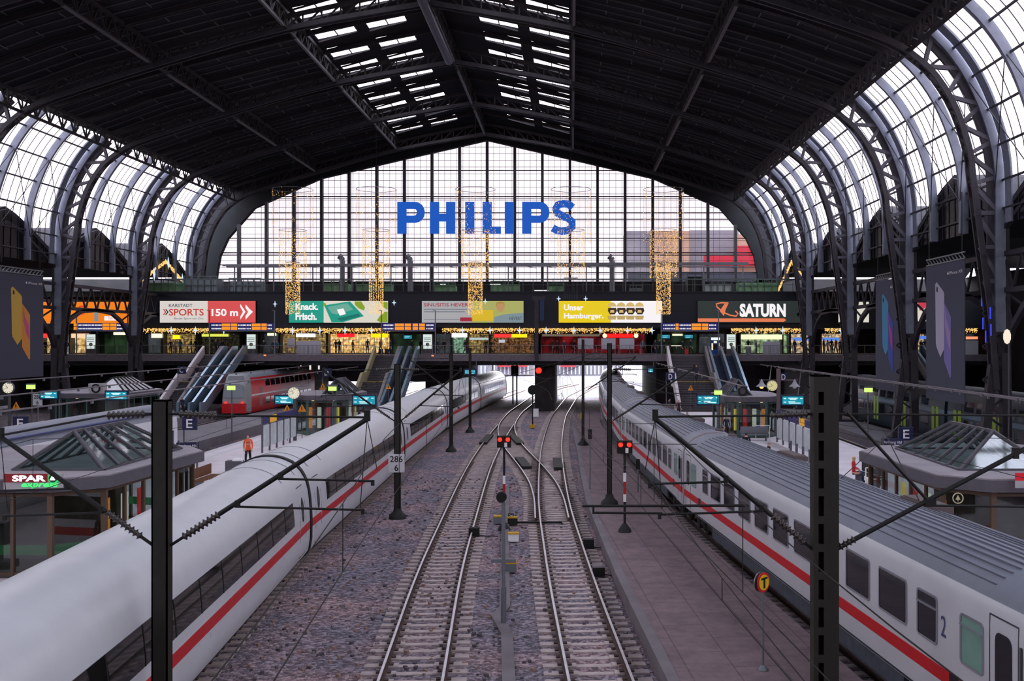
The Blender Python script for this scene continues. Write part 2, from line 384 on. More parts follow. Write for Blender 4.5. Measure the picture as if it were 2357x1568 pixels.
for ai,Y in enumerate(YT):
    nm=['behind the bridge next to the end window','closest in front of the bridge','over the stairs to the bridge','over the far kiosks','over the middle of the trains','over the clocks','over the near kiosks','above the viewpoint','behind the viewpoint'][ai]
    A=thing('roof_arch','dark steel lattice arch spanning the whole hall, '+nm,'arch',(XC,Y,0),group='main arches of the hall'); arches.append(A)
    for s in (-1,1):
        side='left' if s<0 else 'right'
        # inner chord: two parallel members laced together
        b=MB()
        for dy in (-.32,.32):
            b.sweep([(hx(s,h),Y+dy,z) for h,z in INN],b.rect(.16,.34) if s>0 else b.rect(.16,.34)[::-1],side=(0,1,0))
        DI=INN
        for i,(p,q) in enumerate(zip(DI,DI[1:])):
            dy=.32 if i%2 else -.32; b.bar((hx(s,p[0]),Y+dy,p[1]),(hx(s,q[0]),Y-dy,q[1]),.05,.08,side=(0,1,0))
        b.build('inner_chord',m_chord,A)
        # outer rib with the glazing
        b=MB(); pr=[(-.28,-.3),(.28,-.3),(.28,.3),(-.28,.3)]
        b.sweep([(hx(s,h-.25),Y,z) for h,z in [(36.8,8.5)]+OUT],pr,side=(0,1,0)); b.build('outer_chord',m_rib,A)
        b=MB(); b.sweep([(hx(s,h-.76),Y,z-(0 if z<22 else (z-22)*.09)) for h,z in [(36.8,10.5)]+OUT],[(-.1,-.21),(.1,-.21),(.1,.21),(-.1,.21)],side=(0,1,0)); b.build('outer_web',m_chord,A)
        # lattice between both chords on the curved flank
        b=MB(); n=8; zs=[9.5+i*2.05 for i in range(9)]
        def on(tab,z): 
            for a,c in zip(tab,tab[1:]):
                if a[1]<=z<=c[1]: return a[0]+(c[0]-a[0])*(z-a[1])/(c[1]-a[1])
            return tab[-1][0]
        OO=[(36.6,5)]+[(h-.3,z) for h,z in OUT]
        q0=None
        for i,z in enumerate(zs):
            zi=z-(.0 if i<4 else (i-3)*.28); p=(hx(s,on(INN,zi)),Y,zi); q=(hx(s,on(OO,z+(.0 if i<4 else (i-3)*.12))),Y,z+(.0 if i<4 else (i-3)*.12))
            b.bar(p,q,.26,.24,side=(0,1,0))
            if q0 is not None: b.bar(p,q0,.26,.24,side=(0,1,0))
            q0=q
        b.build('flank_lattice',m_lat,A)
        # rafter truss: top chord and lattice up to the ridge
        b=MB(); top=[(32.3,26.7),(31.1,27.2),(26,28.8),(21,30.1),(16,31.4),(11,32.7),(5.5,33.9),(0,35.0)]
        b.sweep([(hx(s,h),Y,z) for h,z in top],b.rect(.3,.3),side=(0,1,0))
        for i in range(21):
            h0=30-i*1.45; h1=h0-1.45
            zt=lambda h: interp(sorted(top),h); zi=lambda h: interp(sorted(INN[22:]),h)
            if h1<-.2: break
            b.bar((hx(s,h0),Y,zi(h0)),(hx(s,h0),Y,zt(h0)),.12,.12,side=(0,1,0)); b.bar((hx(s,h0),Y,zi(h0)),(hx(s,h1),Y,zt(h1)),.12,.12,side=(0,1,0))
        b.build('rafter_lattice',m_purl,A)
        # pair of legs down to the platform with lacing
        b=MB(); xi=[hx(s,36.6),hx(s,36.3)]
        b.bar((hx(s,37.0),Y,-.2),(hx(s,36.8),Y,15.2),.55,.55,side=(0,1,0)); b.bar((hx(s,37.0-1.6),Y,-.2),(hx(s,36.2),Y,6.5),.5,.5,side=(0,1,0))
        for dz in range(6):
            z=.6+dz*2.0; b.bar((hx(s,37.0),Y,z),(hx(s,35.6),Y,z+1.0),.12,.12,side=(0,1,0)); b.bar((hx(s,35.6),Y,z+1.0),(hx(s,37.0),Y,z+2),.12,.12,side=(0,1,0))
        b.box((hx(s,36.3),Y,.2),(2.6,1.1,.9)); b.build('column',m_chord,A)
# purlin girders running the length of the hall
for s,hw,side in ((-1,31.1,'left'),(1,31.1,'right'),(-1,21,'left'),(1,21,'right'),(-1,10.9,'left'),(1,10.9,'right'),(1,0,'ridge')):
    b=MB(); zt=interp(sorted(RID),hw)-(.35 if hw<30 else .75); zb={31.1:25.4,21:29.0,10.9:31.8,0:33.6}[hw]; x=hx(s,hw)
    b.bar((x,-6,zt),(x,131,zt),.25,.25); 
    for a,c in zip(YT[1:],YT):
        n=8
        for i in range(n):
            y0=a+(c-a)*i/n; y1=a+(c-a)*(i+1)/n
            b.bar((x,y0,zb if hw!=31.1 else zb),(x,y1,zb),.18,.2)
            b.bar((x,y0,zb),(x,(y0+y1)/2,zt),.12,.12); b.bar((x,(y0+y1)/2,zt),(x,y1,zb),.12,.12); b.bar((x,y0,zb),(x,y0,zt),.1,.1)
    b.build('trim_purlin_girder',m_purl,kind='structure')
# roof skin with two rows of skylight slots each side of the ridge
rb=MB(); sky_slots=[]; pts=RID
for s in (-1,1):
    x_edges=[32.7,26,21,16,10.6,7.3,6.3,3.1,0]
    ys=[-14]
    for a in reversed(YT[1:-1]):
        for d in (1.6,7.2,12.8): ys += [a+d-1.5,a+d+1.5]
    ys.append(136)
    for i,(h0,h1) in enumerate(zip(x_edges,x_edges[1:])):
        slot=(h0,h1) in ((10.6,7.3),(6.3,3.1))
        z0=interp(sorted(RID),h0); z1=interp(sorted(RID),h1)
        for j,(a,c) in enumerate(zip(ys,ys[1:])):
            if slot and j%2==1:
                sky_slots.append((s,h0,h1,z0,z1,a,c)); continue
            vs=[(hx(s,h0),a,z0),(hx(s,h1),a,z1),(hx(s,h1),c,z1),(hx(s,h0),c,z0)]
            vs+=[(x,y,z+.12) for x,y,z in vs]
            rb.add(vs,[(3,2,1,0),(4,5,6,7),(0,1,5,4),(2,3,7,6),(1,2,6,5),(3,0,4,7)])
rb.build('ceiling',m_roof,kind='structure')
sk=MB(); skf=MB()
for s,h0,h1,z0,z1,a,c in sky_slots:
    sk.add([(hx(s,h0),a,z0+.2),(hx(s,h1),a,z1+.2),(hx(s,h1),c,z1+.2),(hx(s,h0),c,z0+.2)],[(0,1,2,3)])
    hm=(h0+h1)/2; zm=(z0+z1)/2; skf.bar((hx(s,hm),a,zm+.1),(hx(s,hm),c,zm+.1),.08,.1)
    for y in (a,c): skf.bar((hx(s,h0),y,z0-.15),(hx(s,h1),y,z1+.05),.14,.12)
sk.build('window_1',m_pane,kind='structure'); skf.build('trim_3',m_purl,kind='structure')
# secondary rafters and pipes under the roof skin
b=MB(); b2=MB()
for a,c in zip(YT[1:],YT):
    for k in (1,2):
        y=a+(c-a)*k/3
        for s in (-1,1):
            b.sweep([(hx(s,h),y,z-.3) for h,z in RID],b.rect(.16,.4),side=(0,1,0))
    for k in range(6):
        y=a+(c-a)*(k+.5)/6
        for s in (-1,1):
            for h in (13.4,16,18.5,23.5,26,28.5):
                z=interp(sorted(RID),h)-.2; yy=y+random.uniform(-.5,.5); b2.bar((hx(s,h),yy-.5,z),(hx(s,h),yy+.5,z),.07,.07)
    for k in range(12):
        y=a+(c-a)*k/12
        for s in (-1,1): b2.sweep([(hx(s,h),y,z-.06) for h,z in RID if h>10],b.rect(.07,.08),side=(0,1,0))
b.build('trim_4',m_purl,kind='structure'); b2.build('trim_5',m_duct,kind='structure')
# lower-chord pipes seen as long pale lines
b=MB()
for s,h,z in ((-1,21,28.85),(-1,10.9,31.6),(1,10.9,31.6),(1,21,28.85),(-1,.0,33.4)):
    for a,c in zip(YT[1:],YT): b.bar((hx(s,h)+.1,a+2.2,z),(hx(s,h)+.1,c-1.5,z),.2,.12)
b.build('trim_6',m_duct,kind='structure')
# ventilation duct along the ridge
b=MB(); b.tube((XC,30,32.6),(XC,92,32.6),.35,10)
for y in range(32,92,3): b.bar((XC,y,32.9),(XC,y,34.6),.05)
b.build('ridge_duct',M('duct foil',(64,68,86),.4,.5),label='long silvery duct hanging just under the ridge of the roof',cat='duct')
# curved glazing of both flanks, one window per bay
wn=2
for bi,(a,c) in enumerate(zip(YT[1:],YT)):
    for s in (-1,1):
        P=OUT
        g=MB(); n=len(P); vs=[]
        for yy in (a+.3,c-.3):
            vs+=[(hx(s,h),yy,z) for h,z in P]
        g.add(vs,[(i,i+1,n+i+1,n+i) for i in range(n-1)],0,True)
        wo=g.build('window_%d'%wn,m_pane,kind='structure')
        f=MB()
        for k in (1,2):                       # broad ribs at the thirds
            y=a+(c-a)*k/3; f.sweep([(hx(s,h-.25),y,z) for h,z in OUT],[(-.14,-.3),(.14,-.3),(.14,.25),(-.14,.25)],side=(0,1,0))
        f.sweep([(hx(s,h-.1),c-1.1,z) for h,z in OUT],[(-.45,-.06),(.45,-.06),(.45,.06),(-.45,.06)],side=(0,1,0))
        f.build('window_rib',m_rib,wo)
        f=MB()
        for k in range(13):
            for j in range(0,1): pass
        nb=15
        for k in range(1,nb):
            y=a+(c-a)*k/nb; wd=.1 if k%5 in(2,3) and 0 else .045
            f.sweep([(hx(s,h-.03),y,z) for h,z in OUT],[(-wd/2,-.02),(wd/2,-.02),(wd/2,.03),(-wd/2,.03)],side=(0,1,0))
        for z in (15.9,17.6,19.7,21.8,23.8,25.5):
            h=[q[0]+(r[0]-q[0])*(z-q[1])/(r[1]-q[1]) for q,r in zip(OUT,OUT[1:]) if q[1]<=z<=r[1]][0]
            f.bar((hx(s,h-.12),a,z),(hx(s,h-.12),c,z),.13,.11)
        # wind bracing rods
        for q in (0,1,2):
            y0=a+(c-a)*q/3; y1=a+(c-a)*(q+1)/3
            f.tube((hx(s,36.3),y0,17),(hx(s,34.6),y1,23.8),.035,5); f.tube((hx(s,36.3),y1,17),(hx(s,34.6),y0,23.8),.035,5)
        f.build('window_frame',m_chord,wo)
        wn+=1
        # gabled side-aisle bay: arched rib, roof and portal girder
        mid=(a+c)/2; G=MB(); prof=[(0,15.6),(2.2,16.6),(4.6,17.7),(6.8,18.5),(8.4,18.9)]
        rp_=[(y,z) for y,z in [(a+p,zz) for p,zz in prof]]+[(c-p,zz) for p,zz in prof[::-1][1:]]
        for zo,wd in ((0,.35),(-.9,.25)):
            for (y0,z0),(y1,z1) in zip(rp_,rp_[1:]): G.bar((hx(s,36.9),y0,z0+zo),(hx(s,36.9),y1,z1+zo),.3,wd)
        for i in range(28):
            y=a+.4+(c-a-.8)*i/27; z=interp(rp_,y); G.bar((hx(s,36.9),y,z),(hx(s,36.9),y+.45*(1 if y<mid else -1),z-.9),.08,.08)
        # portal girder with curved brackets
        for z in (11.0,13.2): G.bar((hx(s,36.9),a,z),(hx(s,36.9),c,z),.3,.3)
        for i in range(14):
            y0=a+(c-a)*i/14; y1=a+(c-a)*(i+1)/14; zz=(11.0,13.2) if i%2 else (13.2,11.0)
            G.bar((hx(s,36.9),y0,zz[0]),(hx(s,36.9),y1,zz[1]),.14,.14)
        ar=[(a,7.2),(a+1.2,8.8),(a+2.8,10.0),(a+5,10.8),(mid,11.0)]; ar+= [(c-(y-a),z) for y,z in ar[::-1][1:]]
        for (y0,z0),(y1,z1) in zip(ar,ar[1:]): G.bar((hx(s,36.9),y0,z0),(hx(s,36.9),y1,z1),.3,.38)
        for y0,z0 in ar[1:3]+ar[-3:-1]: G.bar((hx(s,36.9),y0,z0),(hx(s,36.9),a if y0<mid else c,11.0),.12,.12)
        G.build('trim_side_portal',m_chord,kind='structure')
        R=MB(); xo=hx(s,60)
        for (y0,z0),(y1,z1) in zip(rp_,rp_[1:]):
            vs=[(hx(s,36.95),y0,z0+.2),(hx(s,36.95),y1,z1+.2),(xo,y1,z1+.2),(xo,y0,z0+.2)]; vs+=[(x,y,z+.2) for x,y,z in vs]
            R.add(vs,[(0,1,2,3),(7,6,5,4),(0,4,5,1),(2,6,7,3)])
        R.build('ceiling_side_aisle',m_roof,kind='structure')
# outer side walls in one dark, uneven tone
m_wall=M('dark side wall', (40,36,40), .9, noise=.3, scale=.5)
for s,nm in ((-1,'left'),(1,'right')):
    MB().b2(hx(s,60),hx(s,60.4),-14,150,-1,15.8).build('wall_'+nm,m_wall,kind='structure')
# front gable edge (end wall) : glass, mullions, dark border, masonry beside it
YW=134.0
GL=[(34.7,15.4),(34.6,16.6),(34.2,18.8),(33.2,21.0),(32.0,22.6),(29.8,24.9),(27,26.3),(24.6,27.3),(21.3,28.7),(14,30.4),(7,32.0),(0,33.6)]
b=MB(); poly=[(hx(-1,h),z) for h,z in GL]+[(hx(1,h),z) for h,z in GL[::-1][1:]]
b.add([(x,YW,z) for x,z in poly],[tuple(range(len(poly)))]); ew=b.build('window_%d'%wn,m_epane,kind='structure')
f=MB()
def ztop(x): return interp(sorted(GL[1:]),min(34.55,abs(x-XC)))
for k in range(-9,10):
    x=XP(1122,YW)+k*63.3*YW/F
    f.bar((x,YW-.35,15.4),(x,YW-.35,ztop(x)),.34,.7,side=(1,0,0))
f.build('window_mullion',m_chord,ew)
f=MB()
for k in range(-9*4-2,9*4+3):
    x=XP(1122,YW)+k*63.3/4.5*YW/F*1.0
    if abs(x-XC)<34.5: f.bar((x,YW,15.4),(x,YW,ztop(x)),.035,.05,side=(1,0,0))
def row(z,wd):
    h=34.6
    for a_,c_ in zip(GL[1:],GL[2:]):
        if a_[1]<=z<=c_[1]: h=a_[0]+(c_[0]-a_[0])*(z-a_[1])/(c_[1]-a_[1])
    f.bar((XC-h,YW-.1,z),(XC+h,YW-.1,z),.1,wd,side=(0,1,0))
z=15.6
while z<33.3:
    row(z,.035); z+=.86
for py,wd in ((393,.13),(453,.15),(458,.08),(490,.1),(505,.13),(549,.1),(582,.15),(588,.11),(610,.1),(628,.1)): row(ZP(py,YW),wd)
f.build('glazing_bar',m_chord,ew)
# border between the glass and the roof
b=MB(); outer=[(37.6,14.0)]+[(37.6,16.6),(37.5,19.5),(36.8,22.2)]+[(33.4,27.2),(21,31.2),(11,33.7),(0,36.0)]
inner=[(34.7,15.4),(34.6,16.6),(34.2,18.8),(33.2,21.0),(29.8,24.9),(21.3,28.7),(11,31.1),(0,33.6)]; outer[0]=(37.6,15.4)
for s in (-1,1):
    for (i0,i1),(o0,o1) in zip(zip(inner,inner[1:]),zip(outer,outer[1:])):
        vs=[(hx(s,i0[0]),YW-.6,i0[1]),(hx(s,i1[0]),YW-.6,i1[1]),(hx(s,o1[0]),YW-.6,o1[1]),(hx(s,o0[0]),YW-.6,o0[1])]
        vs+=[(x,YW+.3,z) for x,y,z in vs]; b.add(vs,[(0,1,2,3),(7,6,5,4),(0,4,5,1),(2,6,7,3)])
b.build('wall_end',m_roof,kind='structure')
b=MB()
for s in (-1,1): b.b2(hx(s,34.6),hx(s,62),YW-.6,YW+.3,13.6,15.8)
b.b2(hx(-1,62),hx(1,62),YW-.3,YW+.3,13.2,15.5)
b.build('wall_end_side',m_wall,kind='structure')
# PHILIPS sign in front of the window
m_ph=E('blue letter face',(14,84,186),1.0)
ps=thing('advertising_sign','big blue PHILIPS letters hanging in front of the glass end wall','sign',PX(1120,540,133))
def zz(py): return ZP(py,133.0)
def poly_xz(par,name,loops):
    b=MB()
    for L in loops: b.plate([(XP(x,133.0),zz(y)) for x,y in L],132.8,133.05)
    return b.build(name,m_ph,par)
def letterP(x0,x1,nm='letter_p'):
    y0,y1=465,538; w=21; cx=x0+w; lo=[]; cy=(465+513)/2; R=24; out=[]; inn=[]
    loops=[[(x0,y0),(x0+w,y0),(x0+w,y1),(x0,y1)]]
    ex=x1-cx
    o=[(cx+0,465),(x1-22,465)]+[(x1-22+22*math.sin(t*math.pi/8),489-24*math.cos(t*math.pi/8)) for t in range(1,8)]+[(x1-22,513),(cx,513)]
    i=[(cx+0,481),(x1-24,481)]+[(x1-24+6*math.sin(t*math.pi/8),489-8*math.cos(t*math.pi/8)) for t in range(1,8)]+[(x1-24,497),(cx,497)]
    for k in range(len(o)-1): loops.append([o[k],o[k+1],i[k+1],i[k]])
    poly_xz(ps,nm,loops)
R4=lambda a,b_,c,d:[(a,c),(b_,c),(b_,d),(a,d)]
letterP(915,978); poly_xz(ps,'letter_h',[R4(990,1011,465,538),R4(1027,1048,465,538),R4(1011,1027,493,510)])
poly_xz(ps,'letter_i',[R4(1071,1092,465,538)]); poly_xz(ps,'letter_l',[R4(1111,1132,465,538),R4(1132,1153,522,538)])
poly_xz(ps,'letter_i',[R4(1162,1183,465,538)]); letterP(1202,1265)
o=[];  # S as a thick bent band
c1=[(1318,478),(1308,470),(1296,469),(1284,472),(1279,481),(1282,490),(1294,497),(1307,502),(1317,511),(1317,522),(1308,530),(1296,533),(1283,531),(1272,525)]
b=MB(); b.sweep([(XP(x,133.),132.95,zz(y)) for x,y in c1],b.rect(.25,.95),side=(0,1,0)); b.build('letter_s',m_ph,ps)
for x in (925,1000,1081,1121,1172,1212,1296): MB().bar((XP(x,133.),133.0,zz(500)),(XP(x,133.),YW-.2,zz(500)),.15).build('bracket',m_chord,ps)

# south end behind the viewpoint: dark lower wall added to cut frontal light, glazed gable above
b=MB(); b.b2(hx(-1,62),hx(1,62),-12.6,-12,-1,15.4); b.build('wall_south_light_block',m_wall,kind='structure')
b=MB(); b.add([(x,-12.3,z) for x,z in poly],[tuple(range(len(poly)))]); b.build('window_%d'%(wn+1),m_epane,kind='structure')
# ---------------------------------------------------------------- trains
m_ice=M('white train paint',(204,205,211),.32,noise=.04,scale=1.2,spec=.5)
m_stripe=M('traffic red stripe',(196,24,34),.4)
m_band=M('tinted window band',(26,25,24),.06,noise=.2,scale=3,spec=.6)
m_under=M('underframe grey',(62,66,76),.7,noise=.3,scale=3)
m_bogie=M('bogie steel',(30,28,28),.8,noise=.4,scale=5)
m_icroof=M('grey ribbed roof',(128,132,146),.45,noise=.08,scale=1.5)
m_seam=M('roof seam',(100,104,118),.5)
m_wgl=M('coach window glass',(24,26,36),.06,noise=.4,scale=2.5,spec=.6)
m_wgreen=M('toilet window glass',(120,160,148),.25,noise=.08,scale=2)
m_wframe=M('window frame steel',(168,172,182),.3,.6)
m_gap=M('door seam',(70,70,76),.7)
def side_pt(prof,z):
    for (x0,z0),(x1,z1) in zip(prof,prof[1:]):
        if z0<=z<=z1: return x0+(x1-x0)*(z-z0)/(z1-z0)
    return prof[-1][0]
def body_mesh(prof,y0,y1,seg=1,split=None,mats=1):
    """closed coach body from the half profile (x,z); split: z above which material 1"""
    b=MB(); P=prof+[(-x,z) for x,z in prof[::-1] if x>1e-6]; n=len(P); vs=[]
    for y in (y0,y1): vs+=[(x,y,z) for x,z in P]
    o=len(b.v); b.add(vs,[],0)
    for k in range(n):
        k2=(k+1)%n; zm=(P[k][1]+P[k2][1])/2
        b.f.append((o+k,o+k2,o+n+k2,o+n+k)); b.m.append(1 if (split and zm>split) else 0); b.sm.append(True)
    b.sharp=math.radians(38)
    b.add(vs[:n],[tuple(range(n))[::-1]]); b.add(vs[n:],[tuple(range(n))])
    return b
def strip(b,prof,y0,y1,z0,z1,off,s,mi=0,n=4,th=.02):
    """a panel lying on the side of the profile"""
    for i in range(n):
        a=z0+(z1-z0)*i/n; c=z0+(z1-z0)*(i+1)/n; xa=side_pt(prof,a)+off; xc=side_pt(prof,c)+off
        vs=[(s*xa,y0,a),(s*xa,y1,a),(s*xc,y1,c),(s*xc,y0,c)]; vs+=[(x-s*th,y,z) for x,y,z in vs]
        f=[(0,1,2,3),(7,6,5,4),(0,4,5,1),(1,5,6,2),(2,6,7,3),(3,7,4,0)]
        b.add(vs,f,mi)
def rrect(prof,y0,y1,z0,z1,r,s,off,n=4):
    pts=[]
    for cy,cz,a0 in ((y1-r,z1-r,0),(y0+r,z1-r,90),(y0+r,z0+r,180),(y1-r,z0+r,270)):
        for k in range(n+1):
            a=math.radians(a0+90*k/n); y=cy+r*math.cos(a); z=cz+r*math.sin(a); pts.append((s*(side_pt(prof,z)+off),y,z))
    return pts
def rwindow(par,prof,y0,y1,z0,z1,r,s,name='window',mg=None,bar_z=None,fw=.05):
    o=rrect(prof,y0,y1,z0,z1,r,s,.025); i=rrect(prof,y0+fw,y1-fw,z0+fw,z1-fw,max(.03,r-fw),s,.02); g=rrect(prof,y0+fw*.5,y1-fw*.5,z0+fw*.5,z1-fw*.5,r,s,.012)
    o2=rrect(prof,y0,y1,z0,z1,r,s,-.01)
    b=MB(); n=len(o)
    b.add(o+i,[(k,(k+1)%n,n+(k+1)%n,n+k) for k in range(n)]); b.add(o+o2,[(k,(k+1)%n,n+(k+1)%n,n+k) for k in range(n)])
    if bar_z: b.bar((s*(side_pt(prof,bar_z)+.025),y0+.02,bar_z),(s*(side_pt(prof,bar_z)+.025),y1-.02,bar_z),.045,.03)
    f=b.build(name,m_wframe,par,world=False)
    b=MB(); b.add(g,[tuple(range(n))]); b.build('glass_pane',mg or m_wgl,f,world=False)
    return f
def bogie(par,y):
    b=MB()
    for s in (-1,1):
        for dy in (-1.25,1.25):
            b.tube((s*.82,y+dy,.46),(s*.68,y+dy,.46),.46,20)
            b.box((s*1.05,y+dy,.48),(.22,.4,.34))
        b.box((s*1.05,y,.62),(.16,3.3,.22)); b.tube((s*1.12,y,.42),(s*1.12,y,.86),.13,8)
    b.box((0,y,.55),(2.0,.4,.3))
    for dy in (-1.25,1.25): b.tube((-.8,y+dy,.46),(.8,y+dy,.46),.09,8)
    b.build('bogie',m_bogie,par,world=False)
def arc_roof(x0,z0,zt,n=6):
    return [(x0*math.cos(t*math.pi/2/n), z0+(zt-z0)*math.sin(t*math.pi/2/n)) for t in range(1,n+1)]
ICEP=[(1.30,.32),(1.44,.5),(1.5,.9),(1.51,1.5),(1.49,2.0),(1.46,2.35),(1.42,2.65),(1.36,2.9),(1.27,3.12),(1.15,3.32),(1.0,3.49),(.83,3.62),(.62,3.72),(.42,3.79),(.2,3.83),(0,3.84)]
def endpts(tab,y0,y1):
    a=Vector((interp(tab,y0),y0)); b=Vector((interp(tab,y1),y1)); return a,b
def ice_coach(y0,y1,label,nose=False):
    a,b_=endpts(ICE,y0,y1); L=(b_-a).length; rz=-math.atan2(b_.x-a.x,b_.y-a.y)
    t=thing('railway_coach',label,'train coach',(a.x,a.y,0),rz,'coaches of the long white train at left')
    e=.16
    body_mesh(ICEP,e,L-e).build('body',m_ice,t,world=False)
    b=MB()
    for s in (-1,1):
        for q0,q1 in ((e+.05,1.9),(2.0,L-2.0),(L-1.9,L-e-.05)): strip(b,ICEP,q0,q1,1.28,1.56,.008,s,0,2)
    b.build('red_stripe',m_stripe,t,world=False)
    for s in (-1,1):
        b=MB(); strip(b,ICEP,3.0,L-3.0,1.84,2.62,.012,s); wb=b.build('window_band',m_band,t,world=False)
        b=MB(); k=3.0
        while k<L-3.0:
            strip(b,ICEP,k,k+.05,1.84,2.62,.02,s); k+=1.9
        b.build('window_frame',m_black,wb,world=False)
    for s in (-1,1):
        for yd in (1.45,L-1.45):
            d=MB(); yy0,yy1=yd-.5,yd+.5
            for q in (yy0,yy1): strip(d,ICEP,q-.012,q+.012,.55,2.95,.006,s)
            strip(d,ICEP,yy0,yy1,2.93,2.96,.006,s,n=1); strip(d,ICEP,yy0,yy1,.55,.57,.006,s,n=1)
            dr=d.build('door',m_gap,t,world=False)
            ov=[(s*(side_pt(ICEP,2.15+.42*math.sin(k*math.pi/10))+.015),yd+.19*math.cos(k*math.pi/10),2.15+.42*math.sin(k*math.pi/10)) for k in range(20)]
            MB().add(ov,[tuple(range(20))]).build('door_window',m_dglass,dr,world=False)
    # skirt with openings, roof joints and hatch
    b=MB()
    for q in (L*.18,L*.5,L*.82):
        for s in (-1,1): strip(b,ICEP,q,q+.015,.4,1.2,.004,s,n=2)
    for q in (1.2,3.4,L-3.4,L-1.2):
        pr=[(x+.012*(x>.2),z+.006) for x,z in ICEP if z>3.2]; pts=[(x,q,z) for x,z in pr]+[(-x,q,z) for x,z in pr[::-1][1:]]
        b.line(pts,.012,4)
    b.build('panel_joint',M('joint grey',(140,142,150),.6),t,world=False)
    MB().b2(-1.15,1.15,e+.5,L-e-.5,.12,.34).build('underframe',m_bogie,t,world=False)
    bogie(t,3.7); bogie(t,L-3.7)
    b=MB(); P=[(x*.985+.01,z) for x,z in ICEP]; pts=[(x,L,z) for x,z in P]+[(-x,L,z) for x,z in P[::-1][1:]]
    b.sweep(pts,[(-.16,-.12),(.16,-.12),(.16,.05),(-.16,.05)],side=(0,1,0)); b.build('gangway_bellows',m_rubber,t,world=False)
    return t
names=['nearest white coach of the left train, its roof filling the lower left corner','second white coach of the left train, beside the kilometre sign','third white coach of the left train, window band behind the thin masts','fourth white coach of the left train, shaded just in front of the bridge','fifth white coach of the left train, under the bridge']
cuts=[10.9,37.3,63.7,90.1,116.5,143]
for i,n_ in enumerate(names): ice_coach(cuts[i],cuts[i+1],n_)
ICP=[(1.36,.88),(1.41,1.0),(1.41,3.0),(1.40,3.25),(1.33,3.43),(1.18,3.62),(.96,3.78),(.7,3.9),(.4,3.99),(0,4.03)]
def ic_coach(y0,y1,label,number=False,detail=True):
    a,b_=endpts(IC,y0,y1); L=(b_-a).length; rz=-math.atan2(b_.x-a.x,b_.y-a.y); k=L/27.7
    t=thing('railway_coach',label,'train coach',(a.x,a.y,0),rz,'coaches of the white train with grey roofs at right')
    body_mesh(ICP,.2,L-.2,split=3.43).build('body',[m_ice,m_icroof],t,world=False)
    b=MB()
    for x in [q*.155-1.16 for q in range(16)]:
        z=[z0+(z1-z0)*(abs(x)-x0)/(x1-x0) for (x0,z0),(x1,z1) in zip(ICP,ICP[1:]) if x1<=abs(x)<=x0 and x0!=x1][-1]
        b.bar((x,1.7,z+.012),(x,L-1.7,z+.008),.03,.03)
    b.build('roof_seam',m_seam,t,world=False)
    b=MB()
    for yy in (L*.3,L*.68):
        b=MB(); b.box((.55,yy,4.0),(.5,1.9,.16)); b.box((.55,yy,4.06),(.42,1.7,.1)); b.build('roof_vent',M('roof vent paint',(96,84,84),.7),t,world=False)
    for yy in (1.3,L-1.3,): MB().tube((.4,yy,3.93),(.4,yy,4.07),.18,12).build('roof_cowl',M('roof vent paint',(96,84,84),.7),t,world=False)
    b=MB()
    for s in (-1,1):
        for q0,q1 in (((.2,1.9*k),(1.98*k,2.6*k),(3.0*k,24.3*k),(24.75*k,L-.2)) if 1 else ()): strip(b,ICP,q0,q1,1.40,1.67,.008,s,0,1)
    b.build('red_stripe',m_stripe,t,world=False)
    for s in (-1,1):
        for q in (2.62*k,24.35*k): b=MB(); strip(b,ICP,q,q+.36*k,1.36,1.7,.012,s,0,1); b.build('destination_panel',m_dglass,t,world=False)
    for s in (-1,1):
        if s==1 and not detail: continue
        for q in range(9):
            c=(5.65+2.02*q)*k; rwindow(t,ICP,c-.75*k,c+.75*k,2.02,2.98,.1,s)
        for c in (3.95,23.5): rwindow(t,ICP,(c-.46)*k,(c+.46)*k,2.02,2.98,.1,s,bar_z=2.72)
        for c in (2.1,25.6): rwindow(t,ICP,(c-.44)*k,(c+.44)*k,2.0,2.95,.1,s,mg=m_wgreen,bar_z=2.74)
        for c in (.98,26.72):
            d=MB()
            for q in (c-.48,c+.48): strip(d,ICP,(q-.015)*k,(q+.015)*k,1.0,3.2,.006,s)
            strip(d,ICP,(c-.48)*k,(c+.48)*k,3.18,3.21,.006,s,n=1)
            if c<2: strip(d,ICP,(c-.62)*k,(c-.56)*k,1.5,2.9,.03,s,n=1)
            dr=d.build('door',m_gap,t,world=False)
            g=rrect(ICP,(c-.28)*k,(c+.28)*k,1.95,2.95,.16,s,.012); MB().add(g,[tuple(range(len(g)))]).build('door_window',m_wgl,dr,world=False)
    if number:
        o=text('2',.2,.4,(0,0,0),M('number blue',(64,76,116),.5),t,'class_number',world=False,off=.0)
        for v in o.data.vertices: x,y,z=v.co; v.co=(-1.425-y, 3.35-x, z+2.28)
    b=MB(); 
    for s in (-1,1): strip(b,ICP,2.0,L-2.0,.9,.97,.004,s,n=1)
    b.b2(-1.15,1.15,5.5*k,22.5*k,.42,.9); b.b2(-1.36,-1.28,5.2*k,22.6*k,.5,.9); b.b2(1.28,1.36,5.2*k,22.6*k,.5,.9)
    b.build('underframe',m_under,t,world=False)
    bogie(t,3.1*k); bogie(t,L-3.1*k)
    b=MB(); P=[(x,z) for x,z in ICP if z>=1]; pts=[(x*.93,L,z-.04) for x,z in P]+[(-x*.93,L,z-.04) for x,z in P[::-1][1:]]
    b.sweep(pts,[(-.22,-.07),(.22,-.07),(.22,.05),(-.22,.05)],side=(0,1,0)); b.build('gangway_bellows',M('grey gangway rubber',(122,112,112),.7),t,world=False)
    b=MB()
    for s in (-1,1):
        for yy in (-.0,): b.tube((s*.9,.2,1.05),(s*.9,-.12,1.05),.06,8); b.disc((s*.9,-.12,1.05),.22,(0,1,0),.05)
    b.build('buffer',m_dark,t,world=False)
